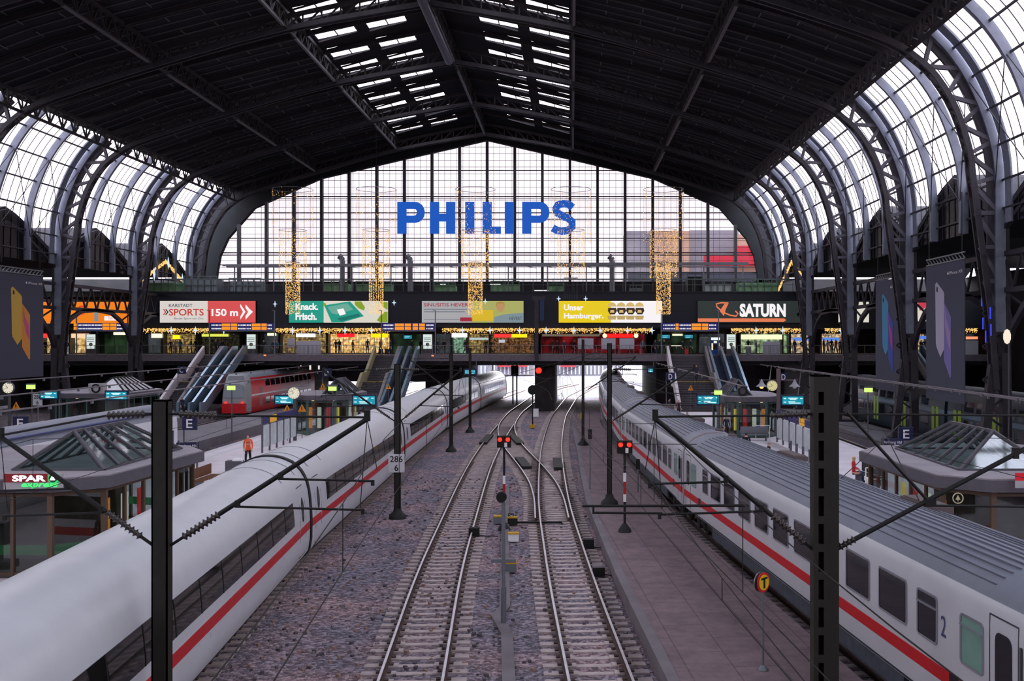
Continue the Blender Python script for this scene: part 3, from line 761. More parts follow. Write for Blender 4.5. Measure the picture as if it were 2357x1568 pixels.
ic_coach(17.0,44.75,'nearest white coach of the right train, numbered 2, with large dark windows',True)
ic_coach(44.75,71,'second white coach of the right train, beside the right dwarf signal',detail=False)
ic_coach(71,97.5,'third white coach of the right train, beyond the thin platform masts',detail=False)
ic_coach(97.5,124,'fourth white coach of the right train, reaching the bridge',detail=False)
ic_coach(124,150,'fifth white coach of the right train, in daylight under the bridge',detail=False)
# red double-deck train at far left
m_rtrain=M('red train paint',(200,28,36),.4)
t=thing('railway_coach','red double-deck driving coach with grey nose standing at the far left platform','train coach',(-34.5,108,0))
DD=[(1.3,.45),(1.39,.7),(1.39,2.6),(1.37,3.2),(1.22,4.1),(1.0,4.45),(.6,4.6),(0,4.63)]
body_mesh(DD,0,26.5,split=4.2).build('body',[m_rtrain,M('train roof grey',(140,146,158),.5)],t,world=False)
b=MB(); n=len(DD); P=DD+[(-x,z) for x,z in DD[::-1] if x>0]
fr=[(x*.86,-1.3,.6+(z-.45)*.62 if z<3.4 else .6+(z-.45)*.7) for x,z in P]; vs=[(x,0,z) for x,z in P]+fr; N=len(P)
b.add(vs,[(k,(k+1)%N,N+(k+1)%N,N+k) for k in range(N)]+[tuple(range(N,2*N))]); b.build('nose',M('nose grey',(150,152,156),.5),t,world=False)
MB().b2(-1.22,1.22,-1.45,-.2,.5,1.5).build('nose_skirt',m_rtrain,t,world=False)
b=MB(); b.plate([(-1.0,2.1),(1.0,2.1),(.85,3.25),(-.85,3.25)],-1.36,-1.31); b.build('windscreen',M('windscreen glass',(150,160,168),.15,spec=.9),t,world=False)
b=MB(); b.plate([(-1.0,3.3),(1.0,3.3),(.7,4.3),(-.7,4.3)],-.9,-.4); b.build('nose_fairing',M('nose grey',(150,152,156),.5),t,world=False)
b=MB(); b.b2(-1.1,1.1,-1.4,-1.3,.95,1.25); b.build('bumper_panel',m_zinc,t,world=False)
for s in (-1,1): MB().tube((s*.85,-1.42,1.6),(s*.85,-1.3,1.6),.12,12).build('tail_lamp',E('tail lamp red',(255,40,30),2.0),t,world=False)
for s in (-1,1):
    for k in range(10):
        for z0,z1 in ((1.15,1.85),(3.05,3.75)): b=MB(); strip(b,DD,5.0+k*2.0,6.6+k*2.0,z0,z1,.012,s,n=2); b.build('window',m_dglass,t,world=False)
for s in (-1,1):
    for q in (2.6,23.5): b=MB(); strip(b,DD,q,q+1.3,1.0,3.0,.01,s); b.build('door',M('door red dark',(150,20,28),.4),t,world=False)
b=MB()
for s in (-1,1): strip(b,DD,0,26,2.2,2.35,.014,s,n=1)
b.build('white_stripe',m_white,t,world=False); bogie(t,3.5); bogie(t,23)
# silver-roofed train at left
LT=[(1.3,.5),(1.41,.8),(1.41,2.9),(1.36,3.35),(1.15,3.7),(.8,3.95),(.4,4.05),(0,4.08)]
for y0,y1,l in ((11,37,'silver-roofed red coach cut by the left edge of the picture'),(37.5,63.5,'last silver-roofed coach beside the left kiosk, blue line along its roof')):
    t=thing('railway_coach',l,'train coach',(-25.4,y0,0),group='silver-roofed coaches at left')
    body_mesh(LT,0,y1-y0,split=3.35).build('body',[m_ice,m_icroof],t,world=False)
    for s in (-1,1): b=MB(); strip(b,LT,.6,y1-y0-.6,1.5,2.55,.012,s,n=2); b.build('window_band',m_dglass,t,world=False)
    for s in (-1,1):
        for q in (3,9.5,16,22.5):
            for q2 in (q,q+1.5): b=MB(); strip(b,LT,q2,q2+.5,.9,2.9,.02,s,n=2); b.build('door_post',m_rtrain,t,world=False)
    b=MB()
    for s in (-1,1): b.bar((s*1.16,0.2,3.74),(s*1.16,y1-y0-.2,3.74),.28,.06)
    b.build('roof_stripe',M('blue roof stripe',(62,72,120),.5),t,world=False)
    bogie(t,3.5); bogie(t,y1-y0-3.5)
# dark train at right with yellow-green doors
m_metro=M('dark teal train paint',(34,50,62),.35)
m_lime=M('lime door paint',(140,168,40),.4)
for y0,y1,l in ((50,76,'nearer dark teal coach with lime doors seen behind the right-hand columns'),(76.6,102.6,'farther dark teal coach with lime doors, behind the first hanging banner')):
    t=thing('railway_coach',l,'train coach',(28.8,y0,0),group='dark teal coaches at right')
    body_mesh(DD,0,26,split=4.3).build('body',[m_metro,m_seam],t,world=False)
    for s in (-1,1):
        for k in range(9):
            for z0,z1 in ((1.5,2.4),(3.0,3.7)): b=MB(); strip(b,DD,3.5+k*2.2,5.2+k*2.2,z0,z1,.012,s,n=2); b.build('window',m_wgl,t,world=False)
    for q in (1.2,8.8,16.4,23.3):
        for s in (-1,1):
            for q2 in (q,q+.9): b=MB(); strip(b,DD,q2,q2+.55,.9,3.0,.03,s,n=2); b.build('door',m_lime,t,world=False)
    b=MB()
    for s in (-1,1): strip(b,DD,0,26,2.55,2.85,.014,s,n=1)
    b.build('side_stripe',M('pale teal stripe',(96,118,134),.4),t,world=False); bogie(t,3.2); bogie(t,22.8)
# ---------------------------------------------------------------- concourse bridge
YB=118.0; DZ=6.33; XL,XR=XP(-60,YB),XP(2420,YB)
m_deck=M('deck edge concrete',(104,96,104),.8,noise=.15)
m_tile=M('concourse tiles',(150,132,118),.4,noise=.1)
gnd('floor_bridge',XL,XR,YB,146,DZ-.25,DZ,m_tile)
gnd('trim_7',XL,XR,YB-.25,YB,5.62,DZ+.02,m_deck)
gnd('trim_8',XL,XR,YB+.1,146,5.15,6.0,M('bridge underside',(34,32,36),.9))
gnd('wall_bridge_back',XL,XR,143,143.6,DZ,15.4,m_wall)
gnd('ceiling_bridge',XL,XR,YB+4,143,13.5,13.7,m_dark)
b=MB()
for x in [XP(p,YB) for p in range(-40,2420,55)]: b.b2(x-.06,x+.06,YB+.0,YB+.14,5.3,5.65)
b.build('trim_9',m_dark,kind='structure')
# black fascia that carries the billboards, soffit behind
m_fas=M('black fascia',(22,24,36),.6)
FY=YB+2.0
gnd('wall_fascia',XP(305,FY),XP(1868,FY),FY,FY+.4,9.45,ZP(672,FY),m_fas)
gnd('wall_fascia_left',XP(-60,FY+1),XP(304,FY+1),FY+1,FY+1.4,9.45,ZP(690,FY),m_fas)
gnd('wall_fascia_right',XP(1869,FY+1),XP(2420,FY+1),FY+1,FY+1.4,9.45,ZP(690,FY),m_fas)
gnd('ceiling_concourse',XL,XR,FY+.4,YB+9.5,9.3,9.45,m_fas)
# under the bridge: piers and dark infill, leaving the two bright openings
def pier(x0,x1,y0,y1,z1=5.2,n='wall_pier'):
    return gnd(n,XP(x0,YB+2),XP(x1,YB+2),y0,y1,-.3,z1,M('dark masonry',(44,40,42),.95,noise=.35,scale=1.2))  # plain dark masonry, uneven in tone
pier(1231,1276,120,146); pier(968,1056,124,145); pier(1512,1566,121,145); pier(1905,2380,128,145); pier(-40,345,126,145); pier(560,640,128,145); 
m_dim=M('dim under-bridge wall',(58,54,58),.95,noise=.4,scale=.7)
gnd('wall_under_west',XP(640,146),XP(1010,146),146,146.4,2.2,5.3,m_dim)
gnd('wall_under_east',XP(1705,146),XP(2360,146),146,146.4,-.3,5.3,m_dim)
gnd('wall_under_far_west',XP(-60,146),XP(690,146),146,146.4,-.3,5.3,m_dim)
for i,(px,c) in enumerate([(1338,'middle'),(1365,'right')]):
    pass
# dim strip lamps and lit signs under the bridge
for i,(x,y,wp,hp,c,l) in enumerate([(640,850,12,3,(220,225,230),'small white strip lamp'),(655,846,9,8,(225,228,230),'round white lamp'),(691,838,5,14,(240,200,180),'warm upright light'),(694,853,5,5,(90,200,220),'tiny cyan light'),(714,846,4,12,(230,220,210),'thin upright lamp'),(734,846,4,10,(220,210,210),'thin lamp beside the thin upright one'),(814,838,9,3,(230,230,235),'pair of white lamps left of the stairs'),
     (1892,848,6,14,(220,230,225),'greenish white lamp by the right columns'),(1906,857,5,8,(240,230,180),'warm lamp by the right columns'),(1940,848,22,5,(60,190,190),'teal light strip below the right shops'),(1930,862,14,5,(90,210,190),'lower teal light strip below the right shops'),(1958,866,8,10,(170,210,210),'pale light block below the right shops')]):
    Y=130; p=PX(x,y,Y); t=thing('wall_lamp',l+' glowing in the dark under the bridge','lamp',p)
    MB().box((p.x,Y,p.z),(wp*Y/F*.9,.12,hp*Y/F*.9)).build('diffuser',E('dim lamp %d'%i,c,1.1),t); MB().box((p.x,Y+.12,p.z),(wp*Y/F,.12,hp*Y/F)).build('housing',m_dark,t)
# railing of the deck in pieces between the stairs
gaps=[(470,552),(866,968),(1542,1696)]
m_pan=M('railing panel grey',(92,88,98),.6)
segs=[(300,468,'left of the far stairs'),(556,864,'between the left stairs'),(970,1228,'above the left bright opening'),(1246,1540,'above the right bright opening'),(1698,1862,'right of the right stairs'),(1864,2130,'behind the right-hand columns'),(90,298,'behind the left-hand columns')]
for x0,x1,l in segs:
    t=thing('deck_railing','thin grey railing along the concourse edge '+l,'railing',(XP((x0+x1)/2,YB),YB+.15,DZ),group='railings of the concourse bridge')
    a,c=XP(x0,YB),XP(x1,YB); b=MB(); b.bar((a,YB+.15,DZ+1.08),(c,YB+.15,DZ+1.08),.08,.06); b.bar((a,YB+.15,DZ+.12),(c,YB+.15,DZ+.12),.04); b.build('handrail',m_zinc,t)
    x=a
    while x<c: MB().bar((x,YB+.15,DZ),(x,YB+.15,DZ+1.1),.05).build('railing_post',m_zinc,t); x+=1.25
    b=MB(); x=a+.05
    while x<c: b.bar((x,YB+.15,DZ+.12),(x,YB+.15,DZ+1.05),.018); x+=.15
    b.build('railing_grille',m_dark,t)
# ---- shops
SY=YB+8.0
def goods(name,c1,c2,c3,es,sc=3.0,row=.28,contrast=.5):
    m=bpy.data.materials.new(name); m.use_nodes=True; n=m.node_tree; b=n.nodes['Principled BSDF']; b.inputs['Base Color'].default_value=(.05,.05,.05,1)
    t=n.nodes.new('ShaderNodeTexCoord'); br=n.nodes.new('ShaderNodeTexBrick'); br.inputs['Scale'].default_value=1; br.inputs['Brick Width'].default_value=.42; br.inputs['Row Height'].default_value=row; br.inputs['Mortar Size'].default_value=.02; br.offset=.0; br.inputs['Bias'].default_value=-.2
    br.inputs[1].default_value=lin(c1); br.inputs[2].default_value=lin(c2); br.inputs[3].default_value=lin(c3)
    sp=n.nodes.new('ShaderNodeSeparateXYZ'); cb=n.nodes.new('ShaderNodeCombineXYZ'); n.links.new(t.outputs['Object'],sp.inputs[0]); n.links.new(sp.outputs[0],cb.inputs[0]); n.links.new(sp.outputs[2],cb.inputs[1]); wn_=n.nodes.new('ShaderNodeTexNoise'); wn_.inputs['Scale'].default_value=2.5; ad=n.nodes.new('ShaderNodeVectorMath'); ad.operation='MULTIPLY_ADD'; ad.inputs[1].default_value=(.35,.12,0)
    n.links.new(cb.outputs[0],wn_.inputs[0]); n.links.new(wn_.outputs['Color'],ad.inputs[0]); n.links.new(cb.outputs[0],ad.inputs[2]); n.links.new(ad.outputs[0],br.inputs[0])
    nz=n.nodes.new('ShaderNodeTexNoise'); nz.inputs['Scale'].default_value=sc; nz.inputs['Detail'].default_value=5; r=n.nodes.new('ShaderNodeMapRange'); r.inputs[1].default_value=.38; r.inputs[2].default_value=.66; r.inputs[3].default_value=contrast*.4; r.inputs[4].default_value=1.9
    n.links.new(t.outputs['Object'],nz.inputs[0]); n.links.new(nz.outputs[0],r.inputs[0])
    mu=n.nodes.new('ShaderNodeMath'); mu.operation='MULTIPLY'; mu.inputs[1].default_value=es; n.links.new(r.outputs[0],mu.inputs[0])
    n.links.new(br.outputs[0],b.inputs['Emission Color']); n.links.new(mu.outputs[0],b.inputs['Emission Strength'])
    return m
g_bake=goods('lit bakery shelves',(255,190,110),(255,226,180),(236,120,50),2.3,2.2,.3,1.2)
g_book=goods('lit book shelves',(190,130,80),(150,90,60),(90,44,34),1.1,5)
g_warm=goods('lit warm shelves',(230,180,110),(170,120,80),(120,80,56),1.25,3)
g_red=goods('lit red store',(190,30,40),(150,20,36),(150,24,34),.75,1.0)
g_pharm=goods('lit pharmacy shelves',(200,225,190),(150,200,180),(90,120,100),1.3,3)
g_dark=goods('dim shop inside',(60,54,44),(90,74,50),(34,30,26),.9,4)
g_green=goods('green tiled passage',(66,92,60),(62,88,60),(52,76,50),.55,.6,1.2)
g_grey=goods('grey passage wall',(112,108,116),(108,104,112),(96,92,100),.6,.5,2)
g_pale=goods('lit pale shop',(220,230,190),(190,210,160),(120,140,90),1.3,1.5)
g_kiosk=goods('lit kiosk shelves',(250,190,150),(240,220,200),(190,130,90),1.7,3)
m_lam=M('black lamp case',(16,16,20),.5)
def shop(x0,x1,mat,label,sign=None,sign_c=None,sx0=None,sx1=None,es=1.6,sh=10,sy=773,post=True,gl=True):
    X0,X1=XP(x0,SY),XP(x1,SY); t=thing('shop',label,'shop',((X0+X1)/2,SY,DZ)); zt=9.3
    MB().b2(X0,X1,SY+1.3,SY+1.4,DZ,zt).build('goods_display',mat,t)
    b=MB()
    for x in (X0,X1): b.b2(x-.08,x+.08,SY-.05,SY+1.4,DZ,zt)
    b.b2(X0,X1,SY-.05,SY+.15,8.75,zt); b.b2(X0,X1,SY-.02,SY+.1,DZ,DZ+.12)
    n=max(1,int((X1-X0)/1.6))
    for k in range(1,n): x=X0+(X1-X0)*k/n; b.b2(x-.025,x+.025,SY-.02,SY+.06,DZ,8.75)
    b.build('shop_frame',M('shop frame',(70,66,64),.5),t)
    if gl: MB().b2(X0+.08,X1-.08,SY+.02,SY+.04,DZ+.1,8.75).build('shop_window',m_sglass,t)
    if sign_c:
        a,c=XP(sx0,SY-.2),XP(sx1,SY-.2); z=ZP(sy,SY-.2); s=MB(); s.b2(a,c,SY-.3,SY-.08,z-sh*.5*.0525,z+sh*.5*.0525)
        s.build('lit_sign',E('sign '+label[:24],sign_c,es),t)
    return t
shop(95,136,g_bake,'small glowing red and warm shop at far left behind the columns',1,(255,60,50),98,130,1.2)
shop(160,208,g_bake,'bright bakery counter just left of the left white poster pillar',1,(255,200,160),165,204,1.2)
shop(228,298,g_green,'green tiled wall bay at left with a pink lamp',1,(255,240,200),262,288,1.5,6,768)
shop(330,372,g_grey,'plain grey kiosk at the left end of the concourse',1,(255,236,200),349,373,1.4)
shop(374,452,g_warm,'shop with small yellow hanging sign and pale mannequins',1,(250,235,30),398,413,1.3,9,776)
shop(454,552,g_dark,'dim shop with a long row of yellow-green letters',1,(220,225,90),465,525,1.1,6,772)
shop(600,642,g_grey,'grey wall bay with a pale lamp, right of the second poster pillar',1,(240,245,190),616,635,1.6,6,770)
shop(644,752,g_warm,'shop behind the big blank white board with white letter sign',1,(255,250,250),682,725,1.8,8,772)
shop(754,898,g_bake,'brightest bakery with glowing orange shelves and red sign',1,(255,30,40),776,816,1.3,8,772)
t=shop(900,972,g_green,'green tiled passage between the bakery and the third poster pillar')
shop(1000,1038,g_grey,'narrow grey and brown passage right of the third poster pillar')
shop(1040,1074,g_pharm,'pale green pharmacy with glowing white sign',1,(255,245,255),1040,1075,2.0,9,772)
shop(1076,1126,g_warm,'dark shop with a small white letter row',1,(190,215,215),1081,1124,.9,5,780)
shop(1128,1230,g_book,'book shop with joined red and yellow signs',1,(255,50,50),1138,1176,1.3,8,773)
shop(1246,1330,g_red,'deep red shop wall with posters',1,(150,136,116),1248,1380,.5,5,772)
shop(1332,1486,g_red,'red shop with long glowing red sign between two round lamps',1,(255,24,24),1397,1457,1.7,9,773)
shop(1512,1606,g_green,'wide green passage at the top of the right stairs',1,(250,250,180),1548,1571,1.7,4,771)
shop(1608,1672,g_grey,'grey wall bay with the blue cash machine')
shop(1704,1800,g_pale,'greenish white shop with long cream light box',1,(240,245,190),1706,1800,1.25,11,776)
shop(1802,1818,g_pale,'narrow pale green bay with barred door')
shop(1819,1872,g_kiosk,'bright orange and yellow kiosk with blue sign letters',1,(90,140,235),1825,1862,1.0,7,781)
shop(1890,1944,g_kiosk,'bright kiosk with blue sign seen between the right columns',1,(90,140,235),1894,1932,1.0,7,781)
shop(2046,2062,g_green,'narrow green bay between the banner and a column')
shop(2110,2136,g_kiosk,'slim bright kiosk left of the larger banner',1,(80,120,220),2112,2134,1.1,7,777)
shop(2222,2262,g_grey,'grey kiosk with warm reddish lamps, right of the larger banner',1,(255,150,110),2224,2250,1.1,6,778)
def addbox(par,name,x0,x1,y0,y1,Y,mat,d=.1):
    return MB().b2(XP(x0,Y),XP(x1,Y),Y,Y+d,ZP(y1,Y),ZP(y0,Y)).build(name,mat,par)
# extra yellow signs as things of their own
for x0,x1,y0,y1,c,l in ((854,893,768,777,(255,215,20),'glowing yellow sign above the right half of the bright bakery'),(1177,1213,769,777,(255,215,20),'glowing yellow sign joined to the red one above the book shop'),
      (1148,1162,782,789,(170,172,180),'small white notice in the book shop window')):
    t=thing('illuminated_sign' if 'yellow' in l else 'shop_notice',l,'sign',PX((x0+x1)/2,(y0+y1)/2,SY-.4)); addbox(t,'sign_face',x0,x1,y0,y1,SY-.45,E('c'+l[:20],c,1.3)); addbox(t,'sign_case',x0,x1,y0,y1,SY-.33,m_lam)
for x,l in ((1392,'left'),(1464,'right')):
    p=PX(x,773,SY-.5); t=thing('round_lamp','round warm lamp at the %s end of the long red sign'%l,'lamp',p); MB().disc(p,.27,(0,1,0),.12).build('lamp_disc',E('round warm lamp',(255,236,190),1.4),t); MB().disc((p.x,p.y+.1,p.z),.3,(0,1,0),.08).build('lamp_case',m_lam,t)
# white poster pillars
m_poster=E('lit pale poster',(222,236,232),.95)
for x,l in ((209,'leftmost white poster pillar, between the left columns'),(578,'white poster pillar right of the far stairs'),(984,'white poster pillar right of the green passage'),(1683,'white poster pillar right of the blue cash machine')):
    Y=YB+3; t=thing('poster_pillar',l+', with green lines and a round emblem','poster pillar',(XP(x,Y),Y+.3,DZ))
    addbox(t,'pillar_body',x-12,x+12,769,820,Y,M('pillar grey',(84,80,88),.7),.6); addbox(t,'poster',x-10,x+10,770,803,Y-.06,m_poster,.05)
    b=MB()
    for k,yy in enumerate((778,782,786)): b.b2(XP(x-8,Y),XP(x+8,Y),Y-.1,Y-.06,ZP(yy+.9,Y),ZP(yy-.5,Y))
    b.build('printed_line',M('print green',(40,110,90),.6),t)
    c=PX(x,793,Y-.08); MB().disc(c,.2,(0,1,0),.04).build('emblem',M('emblem dark',(40,44,46),.6),t); MB().disc((c.x+.03,c.y-.03,c.z),.12,(0,1,0),.04).build('emblem_face',M('emblem skin',(196,160,130),.6),t)
# cyan displays in the passages
for x,y,l in ((939,776,'small cyan departure display in the passage left of the third poster pillar'),(1533,775,'left of two cyan displays in the green passage above the right stairs'),(1586,775,'right of two cyan displays in the green passage above the right stairs')):
    Y=SY-1.5; t=thing('departure_display',l,'display',PX(x,y,Y)); addbox(t,'display_case',x-12,x+12,y-6,y+6,Y,m_lam,.25); addbox(t,'display_screen',x-10,x+9,y-4,y+4,Y-.05,E('dim cyan screen',(30,140,165),.9),.04)
    b=MB()
    for k in range(2): b.b2(XP(x-7,Y),XP(x+5-k*3,Y),Y-.08,Y-.05,ZP(y-1+k*3,Y),ZP(y-2+k*3,Y))
    b.build('screen_text',E('screen white text',(190,235,240),.9),t)
# white blank boards and cash machine
for x0,x1,y0,y1,l in ((682,738,785,824,'large blank white board standing in front of the shop with white letters'),(1330,1366,779,804,'blank white board on legs, leftmost of three before the red shop'),(1384,1417,779,804,'blank white board on legs, middle one of three before the red shop'),(1426,1460,779,804,'blank white board on legs, rightmost of three before the red shop'),(1756,1796,786,829,'blank white cabinet at the deck edge in front of the cream light box'),(661,678,779,800,'small grey board left of the large blank white one'),(2222,2252,784,820,'pale blank board right of the larger banner')):
    Y=YB+.9; t=thing('display_board',l,'board',(XP((x0+x1)/2,Y),Y,DZ)); addbox(t,'board_face',x0,x1,y0,min(y1,ZP(0,0) or y1) if False else min(y1,818),Y,M('blank board grey',(176,174,186),.6),.08)
    b=MB()
    for x in (x0+1,x1-1): b.bar((XP(x,Y),Y+.1,DZ),(XP(x,Y),Y+.1,ZP(y0,Y)),.08)
    b.build('board_leg',m_zinc,t)
Y=YB+3; t=thing('cash_machine','blue and white lit cash machine on the concourse above the escalator','cash machine',(XP(1646,Y),Y,DZ))
addbox(t,'machine_body',1637,1656,778,822,Y,M('machine blue',(20,70,140),.4),.6); addbox(t,'machine_header',1637,1657,777,783,Y-.08,E('header light',(220,235,250),1.3),.1); addbox(t,'machine_screen',1643,1650,785,790,Y-.08,E('screen light',(230,225,200),1.2),.05); addbox(t,'side_light',1638,1641,790,806,Y-.06,E('side light',(255,230,190),1.1),.05); addbox(t,'side_light',1653,1656,790,806,Y-.06,MATS['side light'],.05); addbox(t,'keypad_recess',1643,1651,793,804,Y-.04,m_black,.03)
# ---- billboards
BY=FY-.12
def board(x0,x1,label,parts,name='billboard'):
    t=thing(name,label,'billboard',(XP((x0+x1)/2,BY),BY,ZP(743,BY)))
    addbox(t,'frame',x0-1,x1+1,692,744,BY-.05,m_lam,.2)
    for p in parts:
        k=p[0]
        if k=='box': addbox(t,p[1],p[2],p[3],p[4],p[5],BY-.1-p[7]*.02,p[6],.03)
        elif k=='txt': text(p[1],(p[4]-p[2])*BY/F,(p[5]-p[3])*BY/F,(XP(p[2],BY),BY-.16,ZP(p[5],BY)),p[6],t,'lettering',off=p[7] if len(p)>7 else .0)
        elif k=='poly':
            b=MB(); b.plate([(XP(x,BY),ZP(y,BY)) for x,y in p[2]],BY-.13-p[4]*.02,BY-.11-p[4]*.02); b.build(p[1],p[3],t)
    return t
B=.95
def EM(n,c,s=B): return E('print '+n,c,s*1.25)
cream=EM('cream',(222,214,208),.75); coral=EM('coral',(226,84,84),.7); teal=EM('teal',(32,160,140),.7); wht=EM('white',(240,236,238),.85); beige=EM('beige',(222,218,204),.75)
yel=EM('yellow',(236,206,20),.75); navyp=EM('navy',(30,60,84),.5); sred=EM('sports red',(206,70,60),.7); leaf=EM('leaf green',(150,178,40),.6); pgrey=EM('pale grey',(188,188,192),.6); dkred=EM('crimson',(180,44,66),.6); orange=EM('salmon',(232,126,84),.75); dkolive=EM('slate green',(50,58,56),.55); oran=EM('bright orange',(240,128,20),.8)
board(368,588,'cream and coral billboard reading KARSTADT SPORTS 150 m with double arrow',[
 ('box','left_panel',368,478,693,743,cream,0),('box','right_panel',478,588,693,743,coral,0),
 ('txt','KARSTADT',390,700,444,707,navyp,.01),('txt','SPORTS',390,711,470,727,sred,.02),('txt','Bester Sport vor Ort.',402,731,470,737,navyp),
 ('poly','chevron',[(376,712),(379,712),(384,718.5),(379,725),(376,725),(381,718.5)],sred,1),('poly','chevron',[(381,712),(384,712),(389,718.5),(384,725),(381,725),(386,718.5)],navyp,1),
 ('txt','150 m',488,711,549,728,wht,.03),('poly','arrow_head',[(554,700),(566,718),(554,736),(554,729),(560,718),(554,707)],wht,1),('poly','arrow_head',[(566,701),(576,712),(583,718),(576,725),(566,736),(566,728),(572,718),(566,709)],wht,1)])
board(665,893,'teal and white billboard reading Knack. Frisch. with a mint packet and leaves',[
 ('box','left_panel',665,745,693,743,teal,0),('box','right_panel',745,893,693,743,beige,0),
 ('txt','Knack.',681,698,733,714,wht,.04),('txt','Frisch.',681,720,730,737,wht,.04),
 ('poly','packet',[(747,703),(806,694),(838,728),(790,742),(764,742)],teal,1),('poly','packet_window',[(754,707),(800,698),(814,713),(776,724),(765,722)],EM('mint pale',(120,190,170),.6),2),
 ('poly','packet_label',[(776,713),(791,710),(797,723),(783,727)],wht,3),('poly','packet_strip',[(776,733),(826,722),(831,728),(786,740)],EM('deep teal',(20,130,116),.6),2),
 ('poly','leaf',[(817,694),(832,694),(841,708),(838,715),(826,710),(818,702)],leaf,3),('poly','leaf',[(868,738),(876,726),(886,718),(893,718),(893,742),(876,742)],leaf,2),('poly','leaf',[(874,694),(893,696),(893,714),(884,708)],leaf,2),('poly','leaf',[(745,696),(752,700),(748,706),(745,704)],leaf,3)])
board(971,1205,'pale billboard reading SINUSITIS HEVERT with a yellow box and a smiling face',[
 ('box','left_panel',971,1087,693,743,pgrey,0),('box','right_panel',1087,1205,693,743,EM('pale lime',(190,192,110),.6),0),
 ('txt','SINUSITIS HEVERT',976,698,1086,706,dkred,.01),('box','text_line',976,1075,711,713,EM('line grey',(130,136,150),.5),1),('box','text_line',976,1070,717,719,EM('line grey',(130,136,150),.5),1),('box','text_line',976,1060,735,736,EM('line grey',(130,136,150),.5),1),
 ('box','red_label',1059,1087,731,740,dkred,1),('box','yellow_packet',1084,1135,714,739,EM('packet yellow',(226,190,40),.7),1),('poly','wave',[(1138,730),(1160,724),(1205,720),(1205,743),(1136,743)],EM('blue grey',(140,160,170),.6),1),
 ('poly','face',[(1145,697),(1152,695),(1160,698),(1162,707),(1158,716),(1152,719),(1145,715),(1142,706)],EM('face tone',(210,160,110),.6),2),('poly','hair',[(1142,706),(1143,697),(1152,693.5),(1161,697),(1162,706),(1158,699),(1147,699)],EM('hair blond',(190,150,70),.6),3),
 ('txt','HEVERT',1172,729,1202,737,EM('brand slate',(90,100,104),.5),.01)])
board(1286,1524,'yellow and white billboard reading Unser Hamburger. with layered burgers',[
 ('box','left_panel',1286,1406,693,743,yel,0),('box','right_panel',1406,1524,693,743,wht,0),
 ('txt','Unser',1298,701,1343,715,wht,.03),('txt','Hamburger.',1298,721,1389,737,wht,.03)]+
 [('poly','bun',[(1398+k*21,706),(1401+k*21,699),(1409+k*21,696),(1416+k*21,699),(1419+k*21,706)],EM('bun',(222,190,120),.7),2) for k in range(4)]+
 [('poly','patty',[(1400+k*21,709),(1418+k*21,709),(1420+k*21,716),(1415+k*21,724),(1404+k*21,724),(1399+k*21,716)],EM('patty',(70,50,36),.5),2) for k in range(4)]+
 [('poly','filling',[(1405+k*21,714),(1413+k*21,714),(1414+k*21,720),(1404+k*21,720)],EM('bun',(222,190,120),.7),3) for k in range(4)]+
 [('poly','bun_base',[(1398+k*21,727),(1419+k*21,727),(1417+k*21,736),(1400+k*21,736)],EM('bun dark',(206,176,110),.65),2) for k in range(4)])
rg=[(1647+22*math.cos(a)*1.0-0,711+6*math.sin(a)+ (math.cos(a))*6) for a in [k*math.pi/8 for k in range(17)]]
tb=board(1606,1846,'dark green billboard reading SATURN with an orange ringed planet and arrow strip',[
 ('box','panel',1606,1846,693,743,dkolive,0),('poly','arrow_strip',[(1606,733),(1804,733),(1809,737),(1804,741),(1606,741)],orange,1),('txt','SATURN',1702,699,1808,730,wht,.05),
 ('poly','planet',[(1667,700),(1676,700),(1670,712),(1666,728),(1656,716)],orange,2)])
b=MB(); b.sweep([(XP(x,BY),BY-.2,ZP(y,BY)) for x,y in ((1676,698),(1660,697),(1648,700),(1650,707),(1664,719),(1680,726),(1694,728),(1698,722),(1692,716))],b.rect(.04,.16),side=(0,1,0)); b.build('planet_ring',orange,tb)
board(95,297,'long orange poster behind the left columns with a red ring and small white label',[
 ('box','panel',95,297,695,745,oran,0),('box','white_label',240,272,728,738,wht,1),('txt','700 m',250,730,268,736,orange),
 ('box','blue_figure',217,226,705,740,EM('figure blue',(140,160,176),.6),1)])
t=[o for o in bpy.data.objects if o.name.startswith('billboard')][-1]
c=PX(188,714,BY-.15); b=MB(); b.sweep([(c.x+.4*math.cos(a),c.y,c.z+.46*math.sin(a)) for a in [k*math.pi/8 for k in range(17)]],b.rect(.04,.16),side=(0,1,0)); b.build('red_ring',EM('ring red',(226,50,20),.8),t)
board(1930,2000,'white and lime poster seen behind the columns left of the first banner',[('box','panel',1930,2000,695,742,beige,0),('poly','leaf',[(1950,700),(1962,697),(1958,716)],leaf,1)])
board(2044,2134,'pale poster with lime and pink corners between the two right banners',[('box','panel',2044,2134,697,740,beige,0),('poly','leaf',[(2050,702),(2060,706),(2056,726),(2048,716)],leaf,1),('poly','pink_corner',[(2112,697),(2134,697),(2134,706),(2116,716)],EM('pink',(206,60,80),.7),1)])
